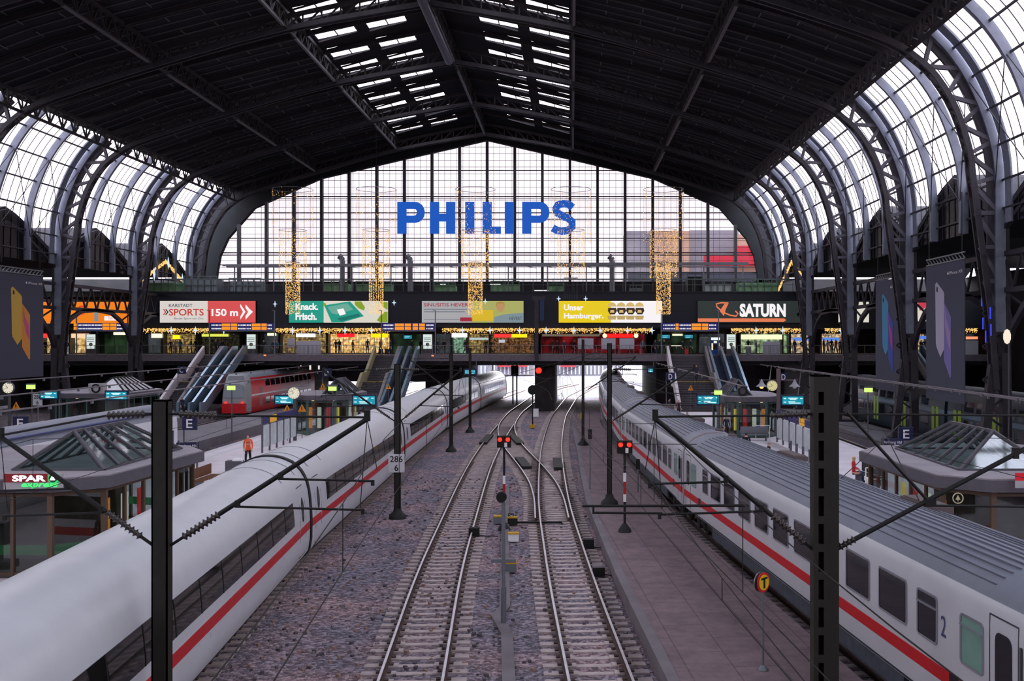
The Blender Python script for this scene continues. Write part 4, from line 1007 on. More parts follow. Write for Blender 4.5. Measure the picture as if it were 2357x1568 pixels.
# LED departure boards hung on the front
m_ledo=E('board orange',(250,150,30),1.0); m_ledb=E('board blue',(34,34,120),.55); m_ledw=E('board white',(235,235,240),1.0)
for x0,x1,l,cells in ((178,292,'long blue and orange departure board behind the left columns',[(170,178),(236,252),(254,268)]),(484,630,'long blue and orange departure board under the coral billboard',[(511,530),(532,546),(580,600),(602,614)]),(880,1000,'long blue and orange departure board between the mint and pale billboards',[(909,930),(932,946),(950,962),(965,978)]),(1524,1652,'long blue and orange departure board under the right end of the burger billboard',[(1555,1562),(1592,1614),(1616,1630)])):
    Y=YB-.3; t=thing('departure_board',l,'departure board',(XP((x0+x1)/2,Y),Y,ZP(760,Y)))
    addbox(t,'board_case',x0,x1,744,761,Y,m_ledb,.3); b=MB(); 
    for a,c in cells:
        for yy in (745,753): b.b2(XP(a,Y),XP(c,Y),Y-.05,Y,ZP(yy+6.5,Y),ZP(yy,Y))
    b.build('orange_field',m_ledo,t); b=MB(); x=x0+3
    while x<x1-4:
        if not any(a-3<x<c+1 for a,c in cells):
            for yy in (747,755): b.b2(XP(x,Y),XP(x+1.6+random.random(),Y),Y-.04,Y,ZP(yy+3.2,Y),ZP(yy,Y))
        x+=3.4
    b.build('white_character',m_ledw,t)
    b=MB()
    for x in (x0-2,x1+2): b.bar((XP(x,Y),Y,DZ),(XP(x,Y),Y,ZP(715,Y)),.1); b.bar((XP(x,Y),Y,ZP(715,Y)),(XP(x-6,Y),Y,ZP(714,Y)),.06)
    b.bar((XP(x0-2,Y),Y+.05,ZP(762,Y)),(XP(x1+2,Y),Y+.05,ZP(762,Y)),.1); b.build('mounting_post',m_zinc,t)
# garland of golden lights, stars
m_gold=E('golden bulb',(255,196,110),1.3); m_star=E('pale blue star light',(205,225,245),1.1)
gb=MB()
def bead(b,x,y,z,r): b.add([(x-r,y,z),(x+r,y,z),(x,y-r,z),(x,y,z+r*1.3),(x,y,z-r*1.3)],[(0,4,2),(0,2,3),(2,1,3),(2,4,1)])
for a,c in ((330,480),(634,900),(1018,1500),(1683,1860),(1898,1945),(2222,2250)):
    for k in range(int((c-a)*3.4)):
        x=a+random.random()*(c-a); y=756+abs(random.gauss(0,5)); 
        if y<768: bead(gb,XP(x,FY-.4),FY-.4,ZP(y,FY-.4),random.uniform(.03,.06))
gb.build('light_garland',m_gold,kind='stuff',label='garland of golden fairy lights along the lower edge of the black fascia',cat='fairy lights')
def star(px,py,r,label,Y=None,wire=None):
    Y=Y or FY-.7; p=PX(px,py,Y); t=thing('star_light',label,'star light',p,group='pale blue star lights')
    pts=[]
    for k in range(8):
        an=k*math.pi/4; rr=r*(1.35 if k in(2,6) else 1) if k%2==0 else r*.32; pts.append((p.x+rr*math.cos(an),p.z+rr*math.sin(an)))
    MB().plate(pts,Y-.04,Y+.04).build('star_body',m_star,t)
    MB().bar((p.x,Y,p.z+r),(p.x,Y,wire or p.z+r+.5),.02).build('hanging_wire',m_dark,t)
sx_=[394,450,515,673,736,794,855,1064,1128,1196,1257,1321,1381,1444,1501,1740,1802,1936]
for i,x in enumerate(sx_): star(x,761,.36,'%s star light from the left, hanging in the golden garland'%ORD[i])
for x,y,l in ((633,700,'star light on a wire between the coral and teal billboards'),(907,697,'star light on a wire right of the mint billboard'),(1117,694,'small star light hanging before the pale billboard, right of the narrow light curtain'),(1286,688,'small star light at the left corner of the burger billboard'),(1348,688,'small star light above the middle of the burger billboard')):
    star(x,y,.27,l,wire=ZP(672,FY-.7))
# lit gables
for side,ys_,px in ((-1,(113.2,130.0),0),(1,(113.2,130.0),1)):
    b=MB()
    for k in range(420):
        y=ys_[0]+random.random()*16.8; u=abs(y-121.6)/8.4; z=18.2-u*3.2+random.uniform(-.35,.1)-.9
        bead(b,hx(side,36.5),y,z,random.uniform(.05,.09))
    b.build('light_garland',m_gold,kind='stuff',label='golden fairy lights outlining the last pointed side gable at '+('left' if side<0 else 'right'),cat='fairy lights')
    for yy in ((117.5,121.6,126) if side<0 else (118,)):
        z=17.0-abs(yy-121.6)/8.4*3.2; p=V(hx(side,36.2),yy,z); t=thing('star_light','star light hanging in the lit gable at '+('left, %s one'%{117.5:'nearer',121.6:'top',126:'farther'}[yy] if side<0 else 'right'),'star light',p,group='pale blue star lights')
        MB().add([(p.x,yy-.35,z),(p.x,yy,z+.8),(p.x,yy+.35,z),(p.x,yy,z-.8),(p.x+.1,yy,z),(p.x-.1,yy,z)],[(0,1,4),(1,2,4),(2,3,4),(3,0,4),(1,0,5),(2,1,5),(3,2,5),(0,3,5)]).build('star_body',m_star,t)
        MB().bar((p.x,yy,z+.7),(p.x,yy,z+1.5),.03).build('hanging_wire',m_dark,t)
# hanging light curtains: three nested hoops of lit strings each
for cx,l,f3 in ((674,'leftmost, in front of the Knack billboard',1),(866,'above the right end of the mint billboard',1),(1094,'in front of the pale billboard',1),(1314,'above the burger billboard, its lowest ring unlit',0),(1527,'the rightmost, before the far red poster',1)):
    Y=108.0; c=XP(cx,Y); t=thing('light_curtain','three-ring chandelier of golden lights, '+l,'light curtain',(c,Y,ZP(640,Y)),group='chandeliers of light strings')
    for k,(rp,y0,y1,n) in enumerate(((46,436,560,330),(31,530,640,900),(16,604 if f3 else 640,724 if f3 else 690,1300))):
        r=rp*Y/F; z0,z1=ZP(y0,Y),ZP(y1,Y); b=MB()
        ring=[(c+r*math.cos(a),Y+r*math.sin(a),z0) for a in [q*math.pi/12 for q in range(25)]]; b.line(ring,.025,5)
        hn=b.build('hoop',m_zinc,t)
        b=MB(); ns=max(18,int(r*20))
        sts=[q*2*math.pi/ns for q in range(ns)]
        for a in sts: b.bar((c+r*math.cos(a),Y+r*math.sin(a),z0),(c+r*math.cos(a),Y+r*math.sin(a),z1),.006)
        b.build('light_string',m_zinc,t,kind='stuff')
        b=MB()
        if k<2 or f3:
            for q in range(n):
                a=random.choice(sts)+random.uniform(-.09,.09); z=z1+(z0-z1)*random.random(); bead(b,c+r*math.cos(a),Y+r*math.sin(a),z,random.uniform(.02,.042))
            b.build('bulbs',m_gold,t,kind='stuff')
    MB().line([(c,Y,ZP(604,Y)),(c,Y,34.2-abs(c-XC)*.22)],.015,4).build('hanging_wire',m_dark,t)
# ---- plant deck above the fascia
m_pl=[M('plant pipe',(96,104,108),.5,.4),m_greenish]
py0=121.0
gnd('floor_roof_deck',XP(300,py0),XP(1868,py0),119.9,143,13.45,13.6,m_fas)
eq=0
for x0,x1,y0,y1,l,mt in ((340,420,648,672,'greenish lit plant cabin at the left end of the roof deck',0),(425,500,640,672,'white tank housing beside the left arch',1),(528,600,645,672,'round-shouldered pale machine behind the coral billboard',1),(745,800,650,672,'green plant frame above the mint billboard',0),(820,900,651,672,'pale green box above the mint billboard',0),(1000,1048,655,672,'greenish machine left of the third light curtain',0),(1130,1195,652,672,'green machine group right of the third light curtain',0),(1262,1298,656,672,'small green unit above the burger billboard',0),(1450,1478,660,672,'brown cupboard near the rightmost light curtain',1),(1622,1683,651,671,'white boarded plant box on the right part of the roof deck',2),(1582,1616,634,666,'dark opening with white frame on the right roof deck',3),(1700,1790,648,672,'green pipe rack at the right end of the roof deck',0)):
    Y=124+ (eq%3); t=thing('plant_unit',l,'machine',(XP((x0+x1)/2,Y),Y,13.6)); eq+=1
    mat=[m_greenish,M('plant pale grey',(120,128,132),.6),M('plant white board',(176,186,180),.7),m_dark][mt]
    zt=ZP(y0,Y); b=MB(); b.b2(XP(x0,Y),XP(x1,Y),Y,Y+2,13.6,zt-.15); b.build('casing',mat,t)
    b=MB(); n=max(2,int((x1-x0)/14))
    for k in range(n+1): x=XP(x0+(x1-x0)*k/n,Y); b.bar((x,Y-.1,13.6),(x,Y-.1,zt+.25),.09)
    b.bar((XP(x0,Y),Y-.1,zt+.2),(XP(x1,Y),Y-.1,zt+.2),.1); b.bar((XP(x0,Y),Y-.1,14.6),(XP(x1,Y),Y-.1,14.6),.08)
    b.build('pipe_frame',m_pl[0] if mt else M('plant pipe green',(84,122,96),.5),t)
for x0,x1,yy,l in ((1013,1026,655,'left'),(1128,1152,655,'middle'),(382,410,643,'far left'),(1230,1262,669,'lower')):
    Y=123; t=thing('strip_lamp','white strip lamp on the roof deck, %s one'%l,'lamp',PX((x0+x1)/2,yy,Y)); addbox(t,'tube',x0,x1,yy-1,yy+1,Y,E('strip white',(235,240,235),1.3),.08); addbox(t,'lamp_case',x0-1,x1+1,yy-2,yy-1,Y,m_zinc,.1)
for px,l in ((788,'leftmost of three tall grey cowled vent stacks on the roof deck'),(944,'middle one of three tall grey cowled vent stacks on the roof deck'),(1409,'rightmost of three tall grey cowled vent stacks on the roof deck')):
    Y=124; x=XP(px,Y); t=thing('vent_stack',l,'vent',(x,Y,13.6)); MB().tube((x,Y,13.6),(x,Y,ZP(606,Y)),.3,12).build('stack_pipe',m_zinc,t)
    b=MB(); z=ZP(606,Y); pts=[(x,Y,z),(x,Y,z+.35),(x-.12,Y,z+.65),(x-.4,Y,z+.85)]; b.line(pts,.34,12); b.build('cowl',m_zinc,t)
b=MB(); Y=122.5
b.bar((XP(522,Y),Y,ZP(612,Y)),(XP(1722,Y),Y,ZP(607,Y)),.5,.35); b.bar((XP(522,Y),Y-1.5,ZP(614,Y)),(XP(1700,Y),Y-1.5,ZP(616,Y)),.12,.12)
for px in range(540,1740,90): b.bar((XP(px,Y),Y,13.6),(XP(px,Y),Y,ZP(612,Y)),.12)
for px in range(540,1700,45): b.bar((XP(px,Y),Y,ZP(614,Y)),(XP(px+20,Y),Y-1.5,ZP(619,Y)),.06)
b.build('service_gantry',m_zinc,label='long grey service beam standing on posts across the glass end wall',cat='beam')
b=MB(); Y=120.6
b.bar((XP(330,Y),Y,ZP(643,Y)),(XP(1850,Y),Y,ZP(643,Y)),.1,.16); b.bar((XP(330,Y),Y,14.4),(XP(1850,Y),Y,14.4),.05)
x=330
while x<1850: b.bar((XP(x,Y),Y,13.6),(XP(x,Y),Y,ZP(643,Y)),.06); x+=23
b.build('roof_railing',M('railing green grey',(82,92,92),.6),label='long thin railing along the roof deck above the billboards',cat='railing')
# tower clock pillar in front of the fascia
Y=YB-.6; t=thing('sign_pylon','tall dark pylon with blue hanging sign standing before the middle of the bridge','pylon',(XP(1236,Y),Y,DZ-.8)); MB().bar((XP(1235,Y),Y,5.7),(XP(1235,Y),Y,ZP(686,Y)),.42,.3).build('pole',m_chord,t); b=MB(); b.bar((XP(1225,Y),Y,ZP(686,Y)),(XP(1254,Y),Y,ZP(687,Y)),.15,.5); b.build('cross_arm',m_chord,t); addbox(t,'hanging_sign',1243,1252,692,738,Y,M('hanging sign blue',(34,50,92),.5),.3)
# stairs and escalators
def stairs(x0,x1,ex0,ex1,label,glow,lab2):
    """top at the deck edge, foot on the platform; x in metres"""
    Yt,Yb,z0,z1=YB-.25,105.0,.76,DZ; n=34; t=thing('staircase',label,'stairs',((x0+x1)/2,Yb,z0)); b=MB(); land=(15,18)
    y=Yt; z=z1; dy=(Yt-Yb-2.0)/n; dz=(z1-z0)/n
    for k in range(n):
        if k==n//2:
            b.b2(x0,x1,y-2.0,y,z-.3,z); y-=2.0
        b.b2(x0,x1,y-dy,y,z-dz-.22,z-dz); b.b2(x0,x1,y-.06,y+.02,z-dz,z-dz+.03,1); y-=dy; z-=dz
        if k==n//2-1: ymid=y; zmid=z
    b.build('steps',[M('stair steps',(66,62,68),.8,noise=.2),M('stair nosing',(96,92,96),.7)],t)
    b=MB(); b.b2(x0+.05,x1-.05,ymid-.12,ymid+.04,zmid-.0,zmid+.03); b.b2(x0+.05,x1-.05,ymid-2.1,ymid-1.95,zmid,zmid+.03); b.build('warning_line',M('stair yellow line',(196,160,90),.7),t)
    for x in (x0,x1):
        b=MB(); w_=.14
        P=[(x,Yt+.2,z1+1.0),(x,ymid,zmid+1.0),(x,ymid-2,zmid+1.0),(x,Yb,z0+1.0)]
        for p,q in zip(P,P[1:]):
            vs=[(x-w_,p[1],p[2]),(x+w_,p[1],p[2]),(x+w_,q[1],q[2]),(x-w_,q[1],q[2]),(x-w_,p[1],p[2]-1.5),(x+w_,p[1],p[2]-1.5),(x+w_,q[1],q[2]-1.5),(x-w_,q[1],q[2]-1.5)]
            b.add(vs,[(0,1,2,3),(7,6,5,4),(0,3,7,4),(1,5,6,2),(0,4,5,1),(3,2,6,7)])
        b.build('side_panel',glow if x==x0 else M('stair cheek',(120,116,120),.6),t)
    e=thing('escalator',lab2,'escalator',((ex0+ex1)/2,Yb,z0)); b=MB(); n=40; dy=(Yt-Yb)/n; dz=(z1-z0)/n
    for k in range(n): b.b2(ex0+.25,ex1-.25,Yb+k*dy,Yb+(k+1)*dy,z0+k*dz-.2,z0+k*dz)
    b.build('steps',M('escalator steps',(50,62,84),.5,.3),e)
    for x in (ex0+.12,ex1-.12,(ex0+ex1)/2):
        if x==(ex0+ex1)/2 and ex1-ex0<2: continue
        b=MB(); P=[(x,Yt+1.2,z1+1.0),(x,Yt,z1+1.0),(x,Yb,z0+1.0),(x,Yb-1,z0+1.0)]
        for p,q in zip(P,P[1:]):
            b.add([(x-.12,p[1],p[2]),(x+.12,p[1],p[2]),(x+.12,q[1],q[2]),(x-.12,q[1],q[2]),(x-.12,p[1],p[2]-1.2),(x+.12,p[1],p[2]-1.2),(x+.12,q[1],q[2]-1.2),(x-.12,q[1],q[2]-1.2)],[(0,1,2,3),(7,6,5,4),(0,3,7,4),(1,5,6,2),(0,4,5,1),(3,2,6,7)])
        b.build('balustrade',M('escalator side steel',(140,160,176),.3,.6),e)
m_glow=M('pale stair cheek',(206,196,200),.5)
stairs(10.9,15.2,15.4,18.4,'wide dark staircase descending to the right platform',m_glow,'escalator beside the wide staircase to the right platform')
stairs(-22.2,-19.5,-19.3,-17.3,'staircase with yellow lines descending to the left platform',M('yellowish stair cheek',(150,140,110),.6),'escalator with pale blue sides beside the left platform stairs')
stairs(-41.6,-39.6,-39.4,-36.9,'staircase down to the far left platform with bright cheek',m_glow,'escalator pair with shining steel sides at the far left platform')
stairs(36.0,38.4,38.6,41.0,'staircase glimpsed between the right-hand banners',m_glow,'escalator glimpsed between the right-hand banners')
# ---- city outside
m_fac=M('far building stone',(226,184,158),.9,noise=.1,scale=.2); m_fac2=M('far building grey',(168,164,174),.9,noise=.15,scale=.3)
t=thing('office_building','grey and tan building with red poster seen through the right of the end window','building',(XP(1610,200),200,-.2))
addbox(t,'block',1440,1500,532,1000,200,m_fac2,10); addbox(t,'block',1500,1588,532,1000,199,m_fac,11); addbox(t,'block',1588,1700,530,1000,200,m_fac2,10); addbox(t,'block',1700,1790,540,1000,198,m_fac,12)
addbox(t,'red_poster',1620,1760,588,612,196.5,M('poster red',(236,50,72),.7),.3); addbox(t,'red_poster',1688,1745,566,588,196.5,MATS['poster red'],.3); addbox(t,'dark_strip',1446,1765,626,650,196,M('dark glazing strip',(70,74,88),.5),.3)
for i,(x0,x1,y0,c,l) in enumerate(((1050,1130,800,(92,90,98),'pale low building beyond the left opening under the bridge'),(1140,1228,812,(98,90,94),'pale building with a red sign line beyond the left opening'),(1276,1400,806,(88,86,94),'pale building with white pillars beyond the right opening'),(1400,1560,803,(102,96,100),'whitish shed beyond the right opening under the bridge'))):
    Y=235+i*4; t=thing('distant_building',l,'building',(XP((x0+x1)/2,Y),Y,-.24)); addbox(t,'facade',x0,x1,y0,864,Y,M('distant facade %d'%i,c,.9,noise=.1,scale=.4),8); b=MB()
    for k in range(int((x1-x0)/9)): b.b2(XP(x0+2+k*9,Y),XP(x0+5+k*9,Y),Y-.1,Y,ZP(862,Y),ZP(842,Y))
    b.build('window_row',M('distant window',(150,150,166),.4),t)
    if i in (1,2): addbox(t,'red_sign',x0+ (4 if i==1 else 14),x0+(74 if i==1 else 50),838,845,Y-1,E('distant red sign',(235,60,80),.9),.4)
# ---------------------------------------------------------------- catenary masts and wires
m_ins=M('brown insulator',(44,34,30),.35,spec=.7)
def insul(b,p,q,mi=0):
    p=Vector(p); q=Vector(q); L=(q-p).length; n=max(3,int(L/.085)); pr=[(0,.03)]
    for k in range(n):
        t=L*(k+.2)/n; pr+=[(t,.04),(t+L/n*.35,.082),(t+L/n*.55,.04)]
    pr.append((L,.03)); b.lathe(p,q,pr,10,mi)
def on_line(p,q,t): return Vector(p)+(Vector(q)-Vector(p))*t
def cantilever(par,mx,Y,tx,tz=6.57,z0=4.28,tie=True,f=1.0):
    """bracket from the mast at mx reaching to tx"""
    s=1 if tx>mx else -1; a=V(mx+s*.16,Y,z0); e=V(tx,Y,tz); L=(e-a).length
    b=MB(); i0=on_line(a,e,.16/L*1.6); i1=on_line(a,e,min(.45,1.05/L)); b.tube(a,i0,.03,6); insul(b,i0,i1,1); b.tube(i1,e,.045*f,8); b.box((e.x,Y,e.z+.06),(.1,.1,.2))
    if tie:
        t0=V(mx+s*.16,Y,6.66); t1=V(mx+s*.3,Y,6.66); t2=V(mx+s*1.0,Y,6.63); insul(b,t1,t2,1); b.tube(t0,t1,.03,6); b.tube(t2,(tx-s*.05,Y,tz+.03),.022*f,6)
    for tt,ze,xe in ((.56,-.12,.1),(.34,-.14,-.08)):
        p=on_line(a,e,tt); q=V(tx+s*xe,Y,p.z+ze); b.tube(p+V(0,0,-.08),q,.022*f,6); b.box(p-V(0,0,.03),(.08,.08,.13)); b.box((q.x,Y,q.z-.03),(.06,.05,.1))
    b.build('bracket',[m_dark,m_ins],par)
    for q in ((tx-s*.13,Y,4.95),(tx+s*.18,Y,5.65)): MB().tube(e,q,.008,4).build('dropper',m_dark,par)
def mast(x,Y,zt,zb,label,w_=.28,group='overhead line masts'):
    t=thing('overhead_line_mast',label,'mast',(x,Y,zb),group=group); b=MB()
    b.b2(x-w_/2,x+w_/2,Y-w_*.42,Y-w_*.34,zb,zt); b.b2(x-w_/2,x+w_/2,Y+w_*.34,Y+w_*.42,zb,zt); b.b2(x-.02,x+.02,Y-w_*.34,Y+w_*.34,zb,zt)
    b.b2(x-w_/2,x-w_/2+.03,Y-w_*.42,Y+w_*.42,zb,zt); b.b2(x+w_/2-.03,x+w_/2,Y-w_*.42,Y+w_*.42,zb,zt); b.b2(x-w_/2,x+w_/2,Y-w_*.42,Y+w_*.42,zt-.03,zt)
    b.build('post',m_mast,t); b=MB(); b.lathe((x,Y,zb-.02),(x,Y,zb+.5),[(0,.42),(.18,.38),(.32,.22),(.5,.16)],8); b.build('footing',m_dark,t); return t
t=mast(-7.42,18.9,6.92,-.2,'thick dark mast in front of the left train, nearest on the left',.29)
cantilever(t,-7.42,18.9,-3.7); cantilever(t,-7.42,18.9,-10.35,6.25,4.28)
m2=mast(-8.0,48,6.9,-.2,'mast carrying the 286 6 kilometre sign')
cantilever(m2,-8.0,48,-5.1); cantilever(m2,-8.0,48,-11.4)
m3=mast(-8.85,76.8,7.0,-.2,'thin mast beyond the kilometre sign, second farthest beside the left train',.26)
cantilever(m3,-8.85,76.8,-11.9)
m4=mast(-9.0,92.7,7.3,-.2,'farthest thin mast beside the left train',.24)
p1=mast(1.77,48.3,7.86,.38,'tall thin mast on the middle platform, the nearer one',.22); cantilever(p1,1.77,48.3,5.7,6.7)
p2=mast(.85,75.5,8.05,.38,'tall thin mast on the middle platform, the farther one',.2); cantilever(p2,.85,75.5,4.6,6.7)
# kilometre sign
def kmsign(par,x,Y,z,w_=.74,h=.84,n1='286',n2='6'):
    MB().b2(x-w_/2,x+w_/2,Y-.04,Y,z-h/2,z+h/2).build('kilometre_plate',M('plate white',(206,204,210),.5),par)
    text(n1,w_*.78,h*.34,(x-w_*.39,Y-.05,z+h*.06),m_black,par,off=.01); text(n2,w_*.24,h*.34,(x-w_*.12,Y-.05,z-h*.42),m_black,par,off=.01)
t=thing('kilometre_sign','white kilometre sign reading 286 6 on the mast right of the second white coach','sign',(-8.02,47.85,2.35)); kmsign(t,-8.02,47.85,2.35)
Y=80; t=thing('kilometre_sign','small white kilometre sign reading 286 6 at far left above the silver roof','sign',PX(87,920,Y)); p=PX(87,920,Y); kmsign(t,p.x,Y,p.z,.72,.9); MB().tube((p.x,Y+.05,.76),(p.x,Y+.05,p.z+.4),.05,8).build('pole',m_zinc,t)
# near right lattice mast
t=thing('overhead_line_mast','broad brown mast with a column of rectangular holes on the middle platform','mast',(4.55,18.9,.38),group='overhead line masts'); b=MB(); x0=4.36; Y=18.9; zt=7.37
b.b2(x0,x0+.085,Y-.15,Y+.15,.38,zt); b.b2(x0+.185,x0+.30,Y-.15,Y+.15,.38,zt); b.b2(x0+.085,x0+.185,Y+.1,Y+.15,.38,zt)
z=zt-.66
b.b2(x0+.085,x0+.185,Y-.15,Y-.08,zt-.3,zt)
k=0
while z>.4:
    b.b2(x0+.085,x0+.185,Y-.15,Y-.08,z-.02,z+.12); z-=.5
b.b2(x0,x0+.3,Y-.15,Y+.15,zt-.03,zt); b.build('post',m_mast,t)
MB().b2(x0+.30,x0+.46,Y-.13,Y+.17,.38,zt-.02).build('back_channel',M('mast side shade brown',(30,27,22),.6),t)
cantilever(t,4.6,18.9,1.52,6.58,4.15)
b=MB(); A_=V(4.82,18.9,4.22); E_=V(9.3,18.9,6.6); b.tube(A_,E_,.045,8); b.tube((5.0,18.9,6.69),(6.5,18.9,5.05),.03,8); b.tube((6.5,18.9,5.0),(9.1,18.9,4.97),.024,6); b.tube((4.8,18.9,6.66),(9.3,18.9,6.62),.02,6); insul(b,(4.85,18.9,4.24),(5.15,18.9,4.4),1); b.box((6.5,18.9,5.05),(.2,.1,.14)); b.box((8.05,18.9,5.95),(.1,.1,.2)); b.build('bracket',[m_dark,m_ins],t)
b=MB(); b.tube((3.2,18.9,5.0),(.2,18.9,4.99),.026,6); b.tube((.4,18.9,4.98),(.4,18.9,4.85),.02,6); b.tube((.4,18.9,4.87),(1.65,18.9,4.86),.022,6); b.build('registration_tube',m_dark,t)
# overhead wires
def wires(label,tab,y0,y1,zc=5.35,zm=6.5,off=0.0,span=29,r=.0075,name='overhead_wire'):
    t=thing(name,label,'wire',(interp(tab,y0)+off,y0,zc)); b=MB(); c=[]; m=[]
    y=y0
    while y<=y1:
        x=interp(tab,y)+off; u=((y-18.9)%span)/span; sag=4*u*(1-u)*.7; c.append((x,y,zc)); m.append((x,y,zm-sag)); y+=2.4
    b.line(c,r,5); b.build('contact_wire',m_dark,t); b=MB(); b.line(m,r*.9,5); b.build('messenger_wire',m_dark,t)
    for k in range(1,len(c),3): MB().tube(c[k],m[k],.006,4).build('dropper',m_dark,t)
    return t
wires('overhead wire following the left empty track',LEFT,3,92,5.2,6.5,.2)
wires('overhead wire over the nearest left coach roof',ICE,3,150,5.1,6.2,-.7)
wires('overhead wire hanging over the right empty track',RIGHT,3,160,4.95,6.5,.55)
wires('second overhead wire over the middle platform edge',RIGHT,3,60,4.85,5.6,.3)
wires('overhead wire above the grey ribbed coach roofs',IC,3,150,5.3,6.2,.3)
wires('overhead wire over the crossover track',CROSS,47,160,5.3,6.5)
m_crail=M('conductor rail grey',(120,112,118),.5,.3)
for x,z,l,y0 in ((9.5,5.45,'grey overhead cable line with clamps above the right platform',58),(21.2,5.25,'grey overhead conductor line with clamps over the far right track',36),(23.2,4.9,'lower grey cable line right of the broad mast',36),(-34.5,5.5,'grey overhead line with clamps over the red train track',42),(-29.5,5.1,'grey overhead line with clamps at left above the kiosk',32),(-23.9,5.0,'grey overhead cable along the edge of the left platform',30)):
    t=thing('overhead_cable',l,'cable',(x,y0,z)); MB().tube((x,y0,z),(x,117,z),.045,6).build('cable',m_crail,t); b=MB(); y=y0+1
    while y<115: b.box((x,y,z-.1),(.1,.16,.14)); y+=4.2
    b.build('clamps',m_zinc,t,kind='stuff')
# loose diagonal stay wires
b=MB()
for a_,c_ in (((1.77,48.3,7.6),(-5.6,60,5.4)),((1.77,48.3,7.4),(-2.2,62,5.3)),((.85,75.5,7.8),(4.6,100,5.4)),((1.9,48.3,6.2),(5.8,38,5.5)),((1.77,48.3,3.2),(3.6,30,5.0)),((4.9,18.9,5.5),(8.2,26,5.9)),((6.3,18.9,5.1),(7.2,24,5.9)),((.85,75.5,7.2),(4.4,88,5.6)),((-9,92.7,6.9),(-12.2,104,5.5)),((-8.0,48,6.4),(-11.5,56,5.4))):
    b.tube(a_,c_,.012,4)
b.build('stay_wires',m_dark,kind='stuff',label='thin diagonal stay wires strung between the masts',cat='wire')
# ---------------------------------------------------------------- signals and track-side objects
m_sred=E('signal red light',(255,38,24),3.0,True)
def dwarf(x,Y,zb,zh,label,stripes=True):
    t=thing('signal','%s'%label,'signal',(x,Y,zb)); b=MB(); b.tube((x,Y,zb),(x,Y,zh-.25),.05,8,mi=0); b.lathe((x,Y,zb),(x,Y,zb+.35),[(0,.28),(.12,.24),(.35,.07)],8); b.build('post',m_dark,t)
    b=MB(); b.tube((x,Y-.01,zb+1.2),(x,Y-.01,zb+1.5),.06,8,mi=0); b.tube((x,Y-.01,zb+1.5),(x,Y-.01,zb+2.0),.06,8,mi=1); b.tube((x,Y-.01,zb+2.0),(x,Y-.01,zb+2.35),.06,8,mi=0); b.build('striped_sleeve',[m_white,m_red],t)
    MB().box((x,Y,zh),(.6,.3,.5)).build('signal_head',m_black,t)
    for s in (-1,1):
        MB().disc((x+s*.17,Y-.17,zh+.1),.09,(0,1,0),.06).build('red_lamp',m_sred,t); MB().box((x+s*.17,Y-.24,zh+.21),(.2,.16,.03)).build('lamp_hood',m_black,t)
    MB().box((x+.08,Y-.16,zh-.13),(.12,.03,.2)).build('number_plate',m_white,t); return t
dwarf(-2.9,45,-.2,3.62,'black signal with two red lights between the two middle tracks')
dwarf(2.12,41.4,.38,3.76,'black signal with two red lights on the middle platform')
t=thing('signal_post','thin grey post with round black lamp in front of the left red signal','signal',(-1.95,30,-.2)); b=MB(); b.tube((-1.95,30,-.2),(-1.95,30,3.35),.055,8); b.tube((-1.95,30,-.2),(-1.95,30,.9),.08,8); b.build('post',m_zinc,t); MB().disc((-2.0,29.9,3.5),.15,(0,1,0),.2,20).build('lamp',m_black,t); MB().box((-1.95,30,1.65),(.72,.1,.1)).build('cross_bar',m_zinc,t)
t=thing('round_sign','round yellow sign with red rim and black T on a thin pole, middle platform','sign',(4.37,24,.38)); x,Y,z=4.42,24,2.42; rz=.75
b=MB(); b.tube((x,Y+.05,.38),(x,Y+.05,z+.2),.03,8); b.lathe((x,Y+.05,.38),(x,Y+.05,.5),[(0,.13),(.03,.13),(.12,.05)],8); b.build('pole',m_zinc,t)
n_=(math.sin(rz),-math.cos(rz),0); n_=Vector(n_)
MB().disc((x,Y,z),.23,n_,.02,28).build('red_rim',m_stripe,t); MB().disc(Vector((x,Y,z))+n_*.015,.18,n_,.02,28).build('yellow_face',M('sign yellow',(232,190,30),.5),t); MB().disc(Vector((x,Y,z))-n_*.09,.23,n_,.02,28).build('rear_disc',m_steel,t)
b=MB(); c=Vector((x,Y,z))+n_*.03; u=Vector((math.cos(rz),math.sin(rz),0)); b.bar(c-UP*.13,c+UP*.09,.05,.02,side=u); b.bar(c-u*.11+UP*.09,c+u*.11+UP*.1,.04,.02,side=UP); b.build('letter_t',m_black,t)
m_yell=M('yellow cover',(196,150,30),.6)
for i,(x,Y,l,kd) in enumerate(((-3.25,46.5,'yellow-topped trackside box left of the red signal foot',0),(-2.6,46.2,'low yellow and black point motor right of the red signal foot',1),(-2.35,42.4,'yellow-topped box with white faces, standing on the cable duct',2),(-2.15,36.8,'small yellow box farthest towards the viewer by the cable duct',0),(-4.05,43.5,'small black box clamped to the left empty track',3),(.68,41.0,'upper black box outside the right empty track',3),(.95,36.2,'lower black box with pale lid outside the right empty track',3))):
    t=thing('trackside_box',l,'box',(x,Y,-.2)); b=MB(); b.box((x,Y,-.02),(.42,.34,.3)); b.build('box_body',[m_zinc,m_dark,m_white,m_black][kd],t)
    MB().box((x,Y,.15),(.44,.36,.05)).build('lid',m_yell if kd<3 else (m_con if i==6 else m_black),t)
    if kd==1: MB().b2(x+.2,x+2.2,Y-.05,Y+.05,-.12,-.04).build('drive_rod',m_black,t)
    if kd==3: b=MB(); b.line([(x,Y,-.1),(x+.5*(1 if x>0 else 1),Y-.1,-.16),(x+1.0,Y,-.18)],.02,5); b.build('cable',m_black,t)
